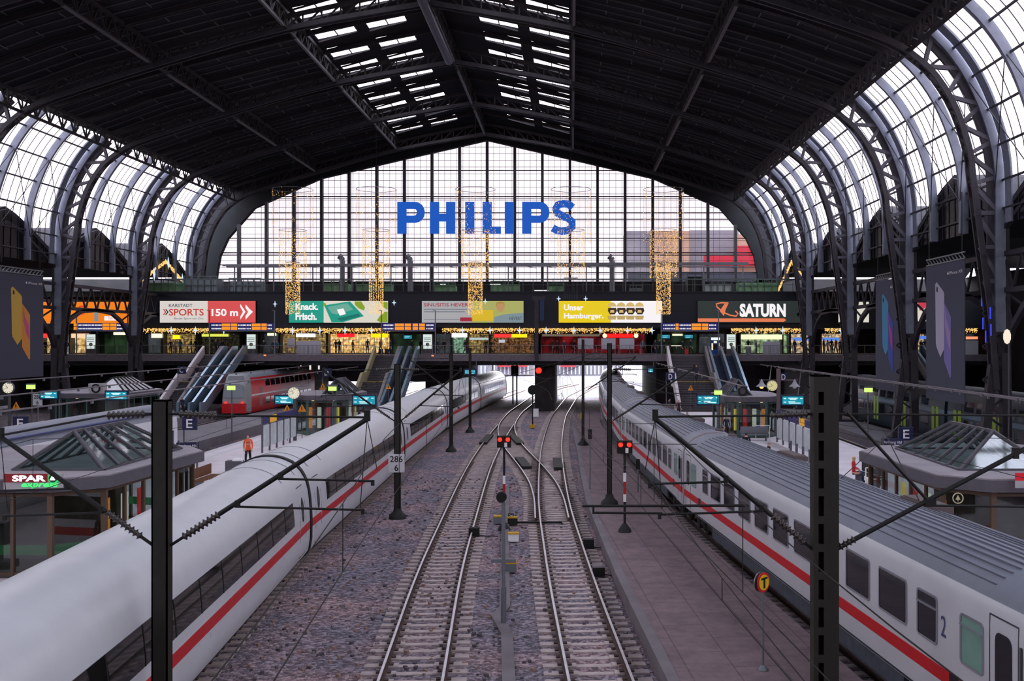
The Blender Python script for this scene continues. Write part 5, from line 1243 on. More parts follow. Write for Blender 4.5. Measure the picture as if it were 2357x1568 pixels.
t=thing('number_marker','small black and white number board beside the left red signal','sign',(-2.45,46.3,-.2)); p=PX(1176,1187,46.3); MB().tube((p.x,46.3,-.2),(p.x,46.3,p.z),.02,6).build('stake',m_zinc,t); MB().box((p.x,46.25,p.z),(.24,.03,.2)).build('plate',m_black,t); text('24',.16,.12,(p.x-.08,46.22,p.z-.06),m_white,t)
def GR(px,py,z=-.15):
    s=(py-YH)/(H-z); return V((px-XV)/s,F/s,z)
b=MB(); pts=[GR(1172,1600),GR(1167,1459),GR(1143,1417),GR(1162,1396),GR(1163,1228),GR(1166,1120)]
b.sweep(pts,[(-.16,-.1),(.16,-.1),(.16,.02),(-.16,.02)]); o=b.build('cable_duct',m_con,label='kinked concrete cable duct lying between the two middle tracks',cat='cable duct')
for i,(px,py,l,r_) in enumerate(((1120,1014,'left of the left signal head',.0),(1188,1015,'right of the left signal head',.145),(1204,1069,'between the crossing tracks',.14),(1284,1071,'between the rails of the right track',.03))):
    p=GR(px,py,-.17); t=MB().box((p.x,p.y,-.06),(.6,7.0 if i<2 else 5.4,.16),r_).build('track_cover',m_dark,label='flat black cover plate lying '+l,cat='cover plate')
for i,(px,py,l) in enumerate(((1222,985,'beside the upper end of the crossover'),)):
    p=GR(1226,985); t=thing('marker_post','thin post with black round top and white plates between the far tracks','post',(p.x,p.y,-.2)); b=MB(); zt=8-(898-783)*p.y/F; b.tube((p.x,p.y,-.2),(p.x,p.y,zt),.06,8); b.build('post',m_dark,t); MB().disc((p.x,p.y,zt),.45,(0,1,0),.2).build('round_top',m_black,t); MB().box((p.x+.3,p.y-.1,8-(950-783)*p.y/F),(.5,.05,.75)).build('white_plate',m_white,t); MB().box((p.x,p.y,0),(.5,.5,.3)).build('yellow_foot',m_yell,t)
p=GR(1185,930); t=thing('signal','tall twin-post black signal with three dark heads before the bridge opening','signal',(p.x,p.y,-.2)); b=MB()
for d in (-.25,.25): b.tube((p.x+d,p.y,-.2),(p.x+d,p.y,5.6),.09,8)
b.build('post',m_black,t)
for zc,h in ((5.9,.9),(4.1,1.3)): MB().box((p.x,p.y-.1,zc),(.9,.4,h)).build('signal_head',m_black,t)
p=PX(1240,853,119.8); t=thing('signal','bright red signal glowing at the left side of the central bridge pier','signal',p); MB().box((p.x,119.85,p.z),(.9,.3,.9)).build('signal_head',m_black,t); MB().disc((p.x,119.65,p.z),.34,(0,1,0),.08).build('red_lamp',m_sred,t)
# insulated box on middle platform far end
for px,py,h,l in ((1339,1000,1.7,'yellowish cabinet on a post near the far end of the middle platform'),(1358,1125,3.0,'thin grey post behind the nearer platform mast'),(1468,1133,1.6,'very thin stake on the right edge of the middle platform'),):
    p=GR(px,py,.38); t=thing('platform_post',l,'post',p); MB().tube(p,p+UP*h,.04,6).build('post',m_zinc,t); MB().box(p+UP*(h-.2),(.2,.2,.5)).build('head_box',m_yell if 'yellow' in l else m_dark,t)
# ---------------------------------------------------------------- kiosks
m_inner=M('kiosk inside',(70,66,62),.8,noise=.4,scale=1.5); m_kf=M('kiosk floor',(90,84,80),.6)
m_gstripe=E('green window stripe',(20,90,50),.5); m_spot=E('warm ceiling spot',(255,214,160),3.0)
m_kglass=glass('roof light glass',(.55,.66,.64),.12,.05)
def kiosk(mapx,label,pdx=0.0,zs=1.0,facy=0,Y0=0,sc=1.0,small=False,stripe=True,white=False):
    """mapx maps the local left-kiosk x to world x"""
    def P(x,y): return (mapx(x),Y0+(y-31.5)*sc+ (31.5 if Y0==0 else 0))
    base=[(-13.9,39.5),(-15.1,41.4),(-20.2,43),(-22,40.5),(-21.6,33.5),(-19.4,31.3),(-15.6,31.3),(-14.3,32.4)]
    roof=[P(*q) for q in base]; cx=sum(q[0] for q in roof)/8; cy=sum(q[1] for q in roof)/8
    if roof[0][0]>roof[3][0] and mapx(-13.9)>mapx(-22): pass
    t=thing('kiosk',label,'kiosk',(cx,cy,.76)); wall=[(cx+(x-cx)*.9,cy+(y-cy)*.93) for x,y in roof]
    def ccw(p): 
        a=sum(p[i][0]*p[(i+1)%len(p)][1]-p[(i+1)%len(p)][0]*p[i][1] for i in range(len(p))); return p if a>0 else p[::-1]
    MB().prism(ccw(roof),3.42,3.78).build('roof_edge',m_fasc,t); MB().prism(ccw([(cx+(x-cx)*.985,cy+(y-cy)*.985) for x,y in roof]),3.78,3.82).build('roof',m_kroof,t)
    MB().prism(ccw(wall),.76,.84).build('floor_slab',m_kf,t)
    inn=[(cx+(x-cx)*.45,cy+(y-cy)*.5) for x,y in wall]; MB().prism(ccw(inn),.84,3.4).build('inner_core',m_inner,t)
    g=MB(); fr=MB(); gs=MB()
    for i in range(8):
        a=Vector(wall[i]+(0,)); c=Vector(wall[(i+1)%8]+(0,)); L=(c-a).length; n=max(1,round(L/1.3)) if not small else max(1,round(L/1.6))
        g.add([(a.x,a.y,.84),(c.x,c.y,.84),(c.x,c.y,3.42),(a.x,a.y,3.42)],[(0,1,2,3)])
        for k in range(1,n+1):
            p=a+(c-a)*k/n; fr.bar((p.x,p.y,.76),(p.x,p.y,3.42),.16 if k==n else .09,.14)
        for z in (.9,3.3): fr.bar((a.x,a.y,z),(c.x,c.y,z),.08,.1)
        a2=a+(Vector((cx,cy,0))-a)*.02; c2=c+(Vector((cx,cy,0))-c)*.02
        gs.add([(a2.x,a2.y,1.45),(c2.x,c2.y,1.45),(c2.x,c2.y,1.75),(a2.x,a2.y,1.75)],[(0,1,2,3)])
    g.build('glazing',m_sglass,t); fr.build('window_frame',m_wood if not small else M('kiosk green frame',(70,96,92),.5),t)
    if stripe: gs.build('green_stripe',m_gstripe,t)
    # hipped glass roof light
    hx0,hx1=-17.9-pdx,-14.95-pdx; bx=[P(hx0,33.4),P(hx1,33.4),P(hx1,40.0),P(hx0,40.0)]; r0=P(-16.55-pdx,34.7); r1=P(-16.55-pdx,38.6); zr=4.95; zb=3.82
    vs=[(x,y,zb) for x,y in bx]+[(r0[0],r0[1],zr),(r1[0],r1[1],zr)]
    sk=MB(); sk.add(vs,[(0,1,4),(1,2,5,4),(2,3,5),(3,0,4,5)]); so=sk.build('roof_light',m_kglass if not white else M('white roof light panel',(214,210,214),.4),t)
    fr=MB(); B=[Vector(v) for v in vs]
    for p,q in ((0,4),(1,4),(2,5),(3,5),(4,5),(0,1),(1,2),(2,3),(3,0)): fr.bar(B[p],B[q],.1,.12)
    for k in range(1,6):
        f_=k/6; 
        for lo0,lo1 in ((1,2),(0,3)):
            lo=B[lo0]+(B[lo1]-B[lo0])*f_; hi=B[4]+(B[5]-B[4])*f_; fr.bar(lo+V(0,0,.03),hi+V(0,0,.03),.09 if not small else .16,.1)
    fr.build('roof_light_frame',m_fasc if not white else m_dark,so)
    sp=MB()
    for k in range(7):
        i=k%8; a=Vector(wall[i]+(0,)); q=a+(Vector((cx,cy,0))-a)*.22; sp.disc((q.x,q.y,3.36),.1,(0,0,1),.05,10)
    sp.build('ceiling_spots',m_spot,t)
    if not white:
        for k,(yy,c) in enumerate(((33.2,(240,150,60)),(34.6,(230,240,225)),(35.9,(190,40,44)),(37.2,(214,200,90)))):  # glowing panels added to brighten the kiosk inside
            q=P(-14.95,yy); q2=P(-14.95,yy+.6*(1 if not small else 1.4)); MB().add([(q[0],q[1],1.5),(q2[0],q2[1],1.5),(q2[0],q2[1],2.9),(q[0],q[1],2.9)],[(0,1,2,3)]).build('glow_panel',E('kiosk glow panel %d'%k,c,.5),t)
            q=P(-19.2+k*1.1,31.9); q2=P(-18.7+k*1.1,31.9)
            if small: MB().add([(q[0],q[1],1.3),(q2[0],q2[1],1.3),(q2[0],q2[1],2.9),(q[0],q[1],2.9)],[(0,1,2,3)]).build('glow_panel',MATS['kiosk glow panel %d'%k],t)
    return t,wall,P
k1,w1,P1=kiosk(lambda x:x,'glass kiosk with pyramid roof light behind the green and red shop sign')
k2,w2,P2=kiosk(lambda x:-x-3.0,'glass kiosk with pyramid roof light on the right platform, cut by the right edge',pdx=.5)
k3,_,_=kiosk(lambda x:(x+17.9)*.62-19.2,'small glass kiosk with striped roof light behind the clock on the left platform',Y0=79,sc=.8,small=True,stripe=False)
k4,_,_=kiosk(lambda x:-(x+17.9)*.62+13.6,'small glass kiosk beside the right staircase foot, wreath on its roof edge',Y0=77,sc=.8,small=True,stripe=False)
k5,_,_=kiosk(lambda x:(x+17.9)*.9-38.5,'kiosk with white striped roof light on the far left platform',Y0=82,sc=.9,small=True,stripe=False,white=True)
# air unit and wreaths
for cx_,cy_,l in ((-37.5+0,82.2,'white air unit with round black fan on the far left kiosk roof'),(-17.1,80,'round black fan on the roof of the small left kiosk'),(12.4,78,'round dark wreath-like fan on the roof of the small right kiosk')):
    px={-37.5:225,-17.1:765,12.4:1708}[cx_]; py={-37.5:898,-17.1:905,12.4:897}[cx_]; p=PX(px,py,cy_); t=thing('air_unit',l,'air unit',(p.x,cy_,3.82)); MB().box((p.x,cy_,4.2),(1.2 if px==225 else .7,.6,.76)).build('casing',M('air unit casing',(176,172,176),.6) if px==225 else m_fasc,t)
    b=MB(); b.sweep([(p.x+.3*math.cos(a),cy_-.34,4.2+.3*math.sin(a)) for a in [k*math.pi/8 for k in range(17)]],b.rect(.08,.12),side=(0,1,0)); b.build('fan_ring',m_black,t)
# SPAR sign
Y=31.12; t=thing('shop_sign','lit white green and red SPAR express sign on the edge of the left kiosk','sign',PX(75,1125,Y))
def sbox(n,x0,x1,y0,y1,m,d=.03,yy=0): return MB().b2(XP(x0,Y),XP(x1,Y),Y+yy,Y+yy+d,ZP(y1,Y),ZP(y0,Y)).build(n,m,t)
sbox('sign_case',8,141,1090,1127,M('sign case pale',(170,166,170),.6),.14); sbox('red_panel',9,109,1091,1110,E('spar red',(120,16,24),.8),.03,-.03); 
text('SPAR',77*Y/F,14*Y/F,(XP(30,Y),Y-.05,ZP(1108,Y)),E('spar white',(250,240,255),2.2),t,off=.04); text('express',85*Y/F,13*Y/F,(XP(51,Y),Y-.05,ZP(1125,Y)),E('spar green',(60,220,110),1.6),t,off=.03,shear=.3)
c=PX(123,1101,Y-.05); MB().disc(c,.155,(0,1,0),.04,24).build('green_disc',E('spar green disc',(40,190,90),1.5),t); b=MB(); b.disc((c.x,c.y-.03,c.z),.125,(0,1,0),.03,24); b.build('disc_field',E('spar disc dark',(14,70,36),.7),t)
b=MB(); b.plate([(c.x-.075,c.z-.05),(c.x+.075,c.z-.05),(c.x,c.z+.1)],c.y-.08,c.y-.05); b.build('fir_tree',E('spar white',(250,240,255),2.2),t); 
Y=30.95; t=thing('shop_sign','red and white shop sign corner at the right edge of the picture','sign',PX(2360,1100,Y)); sbox('red_panel',2337,2420,1089,1107,E('spar red b',(190,20,40),.8)); sbox('white_panel',2337,2420,1107,1124,M('sign case pale',(170,166,170),.6))
# round emblem on the right kiosk glass
Y=w2[6][1]-.15; c=V(XP(2205,Y),Y,ZP(1147,Y)); t=thing('window_emblem','pale round fir-tree emblem on the glass of the right kiosk','emblem',c); b=MB(); b.sweep([(c.x+.155*math.cos(a),Y,c.z+.155*math.sin(a)) for a in [k*math.pi/10 for k in range(21)]],b.rect(.02,.03),side=(0,1,0)); b.build('ring',M('emblem cream',(190,184,150),.6),t); MB().plate([(c.x-.075,c.z-.05),(c.x+.075,c.z-.05),(c.x,c.z+.1)],Y-.01,Y+.01).build('fir_tree',MATS['emblem cream'],t); MB().b2(c.x-.012,c.x+.012,Y-.01,Y+.01,c.z-.1,c.z-.04).build('stem',MATS['emblem cream'],t)
# ---------------------------------------------------------------- platform furniture
m_clock=E('lit clock face',(240,232,210),.85); m_cy=E('cyan display',(20,150,175),.95); m_cyw=E('display white text',(210,245,250),1.1); m_pole=M('grey pole',(84,82,90),.6); m_exit=E('yellow green exit light',(190,245,110),1.5)
def clock(px,py,Y,label,r=.44,hh=(10.35),zb=.76,pole=True,double=True,face=None):
    p=PX(px,py,Y); t=thing('platform_clock',label,'clock',(p.x,Y,zb)); 
    MB().disc(p,r,(0,1,0),.22,32).build('clock_case',m_zinc,t); f=MB().disc((p.x,Y-.12,p.z),r*.93,(0,1,0),.03,32).build('clock_face',face or m_clock,t)
    b=MB()
    for k in range(12):
        a=k*math.pi/6; b.bar((p.x+math.sin(a)*r*.72,Y-.15,p.z+math.cos(a)*r*.72),(p.x+math.sin(a)*r*.88,Y-.15,p.z+math.cos(a)*r*.88),.03 if k%3 else .05,.02,side=(0,1,0))
    b.build('hour_marks',m_black,t)
    b=MB(); h_,m_=10.7,42; ah=h_/12*2*math.pi; am=m_/60*2*math.pi; b.bar((p.x,Y-.16,p.z),(p.x+math.sin(ah)*r*.5,Y-.16,p.z+math.cos(ah)*r*.5),.05,.02,side=(0,1,0)); b.bar((p.x,Y-.16,p.z),(p.x+math.sin(am)*r*.78,Y-.16,p.z+math.cos(am)*r*.78),.035,.02,side=(0,1,0)); b.build('hands',m_black,t)
    if pole: MB().tube((p.x,Y+.1,zb),(p.x,Y+.1,p.z-r*.9),.11,10).build('pole',m_pole,t)
    return t
clock(677,905,75,'round lit clock on a grey pole on the left platform'); clock(20,893,81,'round lit clock at the far left edge'); 
c4=clock(1777,888,76,'round yellowish clock hung beside a tall pole on the right platform',.4,pole=False,face=E('yellowish clock face',(226,216,160),.8))
b=MB(); b.tube((XP(1792,76),76,.76),(XP(1792,76),76,ZP(849,76)),.16,10); b.bar((XP(1748,76),76,ZP(875,76)),(XP(1836,76),76,ZP(875,76)),.06); b.bar((XP(1777,76),76,ZP(875,76)),(XP(1777,76),76,ZP(880,76)),.06); b.build('pole',M('brownish pole',(104,88,88),.6),c4)
for px,on_ in ((1753,1),(1829,0)):
    p=PX(px,887,76); t=thing('bell_lamp','bell-shaped platform lamp %s the yellowish clock'%('glowing warm left of' if on_ else 'unlit right of'),'lamp',p); MB().lathe(p+UP*.45,p-UP*.1,[(0,.04),(.15,.1),(.35,.2),(.55,.42)],12).build('lamp_shade',M('lamp shade pale',(150,146,156),.5),t); MB().ball(p-UP*.1,.16,10).build('bulb',E('warm lamp bulb',(255,170,90),2.5) if on_ else m_white,t)
def display(x0,x1,y0,y1,Y,label,lit=m_cy,hang=False):
    t=thing('departure_display',label,'display',PX((x0+x1)/2,y1,Y)); d=2.2*Y/F*1; MB().b2(XP(x0-3,Y),XP(x1+3,Y),Y,Y+.35,ZP(y1+3,Y),ZP(y0-3,Y)).build('display_case',m_navy,t); MB().b2(XP(x0,Y),XP(x1,Y),Y-.05,Y,ZP(y1,Y),ZP(y0,Y)).build('display_screen',lit,t)
    b=MB(); w_=x1-x0; h=y1-y0
    for a,c,q in ((.05,.17,.2),(.28,.72,.16),(.34,.66,.3),(.84,.95,.2),(.05,.17,.66),(.28,.6,.62),(.3,.86,.78)):
        b.b2(XP(x0+w_*a,Y),XP(x0+w_*c,Y),Y-.08,Y-.05,ZP(y0+h*(q+.11),Y),ZP(y0+h*q,Y))
    b.build('screen_text',m_cyw,t); b=MB(); xx=XP(x1+2,Y); zb_=.76 if not hang else ZP(y1,Y); b.tube((xx,Y+.25,zb_),(xx,Y+.25,ZP(y0-6,Y) if not hang else 5.7),.07,8); b.build('pole',m_pole,t)
display(1606,1655,911,930,77,'cyan departure display left of the small right kiosk'); display(1801,1849,913,931,74,'cyan departure display right of the yellowish clock')
display(813,863,912,931,79,'cyan departure display before the left staircase'); display(634,676,912,929,79,'cyan departure display behind the left lit clock'); display(244,291,902,919,80,'cyan departure display by the white striped kiosk roof'); display(94,131,902,917,79,'cyan departure display at the far left beside the kilometre sign')
display(1070,1094,852,861,117.4,'tiny cyan display hanging in the left bridge opening',hang=True); display(1492,1503,848,857,117.4,'tiny cyan display right of the right bridge opening',hang=True)
for px,py,l in ((71,891,'at far left beside the clock'),(532,893,'in front of the red train'),(765,895,'above the small left kiosk'),(1653,904,'above the cyan display at the right stairs'),(1999,898,'between the right columns')):
    Y=76; p=PX(px,py,Y); t=thing('exit_light','small glowing yellow-green sign '+l,'sign',p); MB().box(p,(.56,.2,.3)).build('lit_face',m_exit,t); MB().box(p+UP*.2,(.6,.24,.06)).build('lamp_case',m_zinc,t); MB().tube((p.x,Y+.15,.76),(p.x,Y+.15,p.z+.2),.05,6).build('pole',m_pole,t)
def section(letter,px,py,Y,label,sz=.8,zb=.76):
    p=PX(px,py,Y); t=thing('platform_sign',label,'sign',(p.x,Y,zb)); MB().box(p,(sz,.12,sz*.9)).build('sign_panel',m_navy,t); text(letter,sz*.42,sz*.6,(p.x-sz*.21,Y-.08,p.z-sz*.3),m_white,t,off=.01); MB().tube((p.x-sz*.45,Y+.08,zb),(p.x-sz*.45,Y+.08,p.z+sz*.4),.05,8).build('pole',m_pole,t)
section('E',48,974,57,'navy section sign E at the left edge before the silver roofs',zb=.5); section('E',437,975,57,'navy section sign E right of the thick left mast'); section('E',2085,999,57,'navy section sign E on the right platform')
section('D',752,858,100,'small navy section sign D left of the left stairs',.9); section('D',1543,867,104,'small navy section sign D left of the right stairs',.9); section('D',1803,868,100,'small navy section sign D right of the yellowish clock',.9); section('C',418,852,108,'small navy section sign C beside the far left escalator',.9)
for x,Y,z,l,rz in ((-20.6,56,2.3,'navy Hamburg Hbf name sign beside the left E sign',.25),(17.4,56.5,2.45,'navy Hamburg Hbf name sign beside the right E sign',-.25)):
    t=thing('station_name_sign',l,'sign',(x,Y,.76)); c=V(x,Y,z); u=V(math.cos(rz),math.sin(rz),0); b=MB(); b.box(c,(1.15,.1,.42),rz); b.build('sign_panel',m_navy,t); q=c-u*.5+V(math.sin(rz),-math.cos(rz),0)*.07-UP*.1; text('Hamburg Hbf',1.0,.2,q,m_white,t,rz=rz); b=MB(); b.tube((x-.5,Y,.76),(x-.5,Y,z+.3),.05,8); b.tube((x+.5,Y,.76),(x+.5,Y,z+.2),.05,8); b.build('pole',m_pole,t)
def infowall(X,y0,y1,label,s):
    t=thing('poster_wall',label,'poster stand',(X,(y0+y1)/2,.76)); b=MB(); n=5
    for k in range(n+1): y=y0+(y1-y0)*k/n; b.bar((X,y,.76),(X,y,3.0),.1,.1)
    b.build('stand_post',m_pole,t); MB().b2(X-.06,X+.06,y0,y1,2.6,3.05).build('header_band',M('header navy',(40,42,100),.5),t); 
    for k in range(n): y=y0+(y1-y0)*k/n; MB().b2(X-.03,X+.03,y+.15,y+(y1-y0)/n-.15,1.1,2.5).build('poster',M('poster pale',(190,198,200),.5,noise=.15,scale=2),t)
    MB().b2(X-.08,X+.08,y0+1.5,y0+3,2.6,3.05).build('yellow_field',E('header yellow',(236,170,40),.6),t)
infowall(-19.8,66.8,75,'glass poster wall with navy header on the left platform',1); infowall(14.6,63.5,74,'glass poster wall with navy and yellow header on the right platform',-1)
m_tri=M('warning yellow',(224,140,30),.5)
for px,py,Y,l in ((661,942,75,'left of the left clock pole'),(695,941,75,'right of the left clock pole'),(743,891,84,'by the small left kiosk roof'),(894,891,104,'on the landing of the left stairs'),(1590,894,105,'on the landing of the right stairs'),(37,935,80,'at the far left below the clock'),(114,1000,60,'before the silver-roofed train')):
    p=PX(px,py,Y); t=thing('warning_sign','small orange triangular warning sign '+l,'sign',p); MB().plate([(p.x-.3,p.z-.22),(p.x+.3,p.z-.22),(p.x,p.z+.32)],Y-.03,Y+.03).build('triangle',m_tri,t); MB().b2(p.x-.03,p.x+.03,Y-.06,Y-.03,p.z-.1,p.z+.14).build('bolt_mark',m_black,t); MB().tube((p.x,Y+.06,max(.76,p.z-2.4)),(p.x,Y+.06,p.z),.03,6).build('pole',m_pole,t)
def bench(x,y,rz,label,L=2.2,col=m_dark,back=True):
    t=thing('bench',label,'bench',(x,y,.76),rz); b=MB(); b.box((0,0,.44),(L,.5,.06)); b.build('seat',col,t,world=False)
    if back: b=MB(); b.box((0,.25,.75),(L,.05,.5)); b.build('backrest',col,t,world=False)
    for sx_ in (-L*.4,L*.4): b=MB(); b.b2(sx_-.03,sx_+.03,-.22,.24,0,.42); b.build('leg',m_zinc,t,world=False)
    return t
bench(-18.0,51.5,1.57,'brown bench in a steel frame on the left platform',2.6,M('bench brown',(110,70,40),.6)); bench(14.95,52.6,-1.45,'dark mesh bench row behind the person in red',2.6); bench(13.2,75,0,'pale bench beside the small right kiosk',2,m_zinc)
t=thing('litter_bin','grey litter bin with pale lid near the walking person in orange','bin',(-17.6,54.5,.76)); MB().b2(-18.0,-17.2,54.2,54.8,.76,1.7).build('bin_body',m_pole,t); MB().ball((-17.45,54.5,1.7),.3,10,sz=.5).build('lid',m_white,t)
t=thing('cabinet','grey control cabinet on a post beside the left kiosk','cabinet',(-18.3,30.2,.76)); MB().b2(-18.7,-17.95,30,30.35,1.5,2.2).build('housing',m_pole,t); MB().b2(-18.3,-18.1,30.1,30.3,.76,1.5).build('post',m_pole,t); MB().b2(-18.8,-17.7,29.9,30.5,.76,1.0).build('plinth',M('plinth grey',(96,96,106),.7),t)
for k in range(4):
    t=MB().tube((13.6,59.5+k*1.7,.76),(13.6,59.5+k*1.7,1.75),.07,10).build('bollard',m_pole,label='grey bollard on the right platform, %s from the viewer'%ORD[k],cat='bollard',group='bollards on the right platform')
for x,Y,l in ((-9.9,40,'x'),):
    pass
for X_,Y_,l in ((14.9,51.0,'empty white luggage frame beside the seated person in red'),(14.0,76.3,'white steel frame rack before the small right kiosk')):
    t=thing('luggage_frame',l,'rack',(X_,Y_,.76)); b=MB(); P=[(X_-.5,Y_),(X_+.5,Y_)]
    for x,y in P: b.bar((x,y,.76),(x,y,1.75),.05)
    for z in (1.2,1.75): b.bar((X_-.5,Y_,z),(X_+.5,Y_,z),.05)
    b.build('frame',m_white,t)
# ---------------------------------------------------------------- hanging banners
m_ban=M('charcoal banner cloth',(70,72,88),.8); 
def banner(x,y0,y1,z0,z1,label,cols,f):
    """f=1: faces the hall from the right, reads from far to near"""
    t=thing('hanging_banner',label,'banner',(x,(y0+y1)/2,z0)); MB().b2(x-.03,x+.03,y0,y1,z0,z1).build('banner_cloth',m_ban,t)
    b=MB()
    for z in (z1+.1,z1+.5): b.bar((x,y0,z),(x,y1,z),.08)
    for k in range(12): ya=y0+(y1-y0)*k/12; yb=y0+(y1-y0)*(k+1)/12; b.bar((x,ya,z1+.1),(x,yb,z1+.5),.05)
    b.build('truss_bar',m_zinc,t)
    L=y1-y0; Hh=z1-z0; off=-.04*f
    U=(lambda u: y1-u*L) if f>0 else (lambda u: y0+u*L)      # u runs left to right as seen
    def shape(nm,pts,m,o=1):
        vs=[(x+off*(1+.2*o),U(u),z0+v*Hh) for u,v in pts]; n=len(vs); vs+=[(x+off*.9,p[1],p[2]) for p in vs]; MB().add(vs,[tuple(range(n)),tuple(range(n,2*n))[::-1]]+[(k,(k+1)%n,n+(k+1)%n,n+k) for k in range(n)]).build(nm,m,t)
    ca,cb,cc=[M('banner print %d %d %d'%c,c,.7) for c in cols]
    shape('phone_back',[(.26,.86),(.30,.875),(.48,.80),(.5,.78),(.5,.38),(.40,.32),(.30,.39),(.28,.42)],ca,1)
    shape('phone_front',[(.5,.72),(.64,.64),(.68,.61),(.68,.18),(.66,.17),(.52,.28),(.5,.3)],cb,2); shape('screen_wave',[(.52,.7),(.56,.6),(.66,.5),(.67,.36),(.6,.42),(.53,.55)],cc,3)
    shape('camera_dot',[(.30,.84),(.33,.835),(.33,.80),(.30,.805)],m_black,3)
    c=(.60,.925); shape('apple_mark',[(c[0]+.016*math.cos(a)*(1-.25*max(0,math.sin(a))),c[1]+.009*math.sin(a)) for a in [k*math.pi/6 for k in range(12)]],m_white,2); shape('apple_leaf',[(.60,.936),(.61,.942),(.605,.936)],m_white,2)
    me=text('iPhone XR',.33*L,.022*Hh,(0,0,0),m_white,t,world=True)
    for v in me.data.vertices: a_,_,c_=v.co; v.co=(x+off*1.6, U(.64+a_/L), z0+.915*Hh+c_)
banner(-45.3,82.4,89.4,4.9,13.4,'dark banner with golden phones hanging between the left columns',((206,166,70),(214,140,60),(200,90,130)),-1)
banner(25.6,80.6,87.6,3.9,12.9,'dark banner with blue phones hanging between the right columns, the smaller one',((70,140,180),(60,80,160),(190,60,140)),1)
banner(24.5,64.9,71.9,4.0,13.0,'dark banner with silver and violet phones hanging between the right columns, the larger one',((176,170,190),(120,110,170),(160,130,170)),1)
banner(25.2,47.3,54.3,3.9,13.1,'dark banner whose edge shows at the right border of the picture',((176,170,190),(120,110,170),(160,130,170)),1)
for b_ in [o for o in bpy.data.objects if o.name.startswith('hanging_banner')]:
    c=b_.location
    for d in (-3,3): MB().tube((c.x,c.y+d,c.z+9.3),(c.x,c.y+d,c.z+9.3+4),.03,5).build('hanging_wire',m_dark,b_)
for dy in (-1.2,-.4,.5,1.3): 
    pass
b=MB()
for y,z in ((63.2,10.4),(63.0,9.0),(62.6,8.2),(61.9,9.6),(61.8,8.6)): b.b2(24.85,24.9,y-.04,y+.04,z-.35,z+.35)
b.build('blue_light_strips',E('blue strip light',(50,60,230),1.2),label='short blue light strips on the column right of the larger banner',cat='light strip')
p=PX(2318,775,60); t=thing('street_lamp','lamp with pale pear-shaped glass near the right edge','lamp',(p.x,60,.5)); MB().tube((p.x+.1,60,.5),(p.x+.1,60,p.z-.2),.05,8).build('pole',m_pole,t); MB().ball(p,.22,10,sz=2).build('lamp_glass',E('lamp glass',(240,225,205),1.1),t)
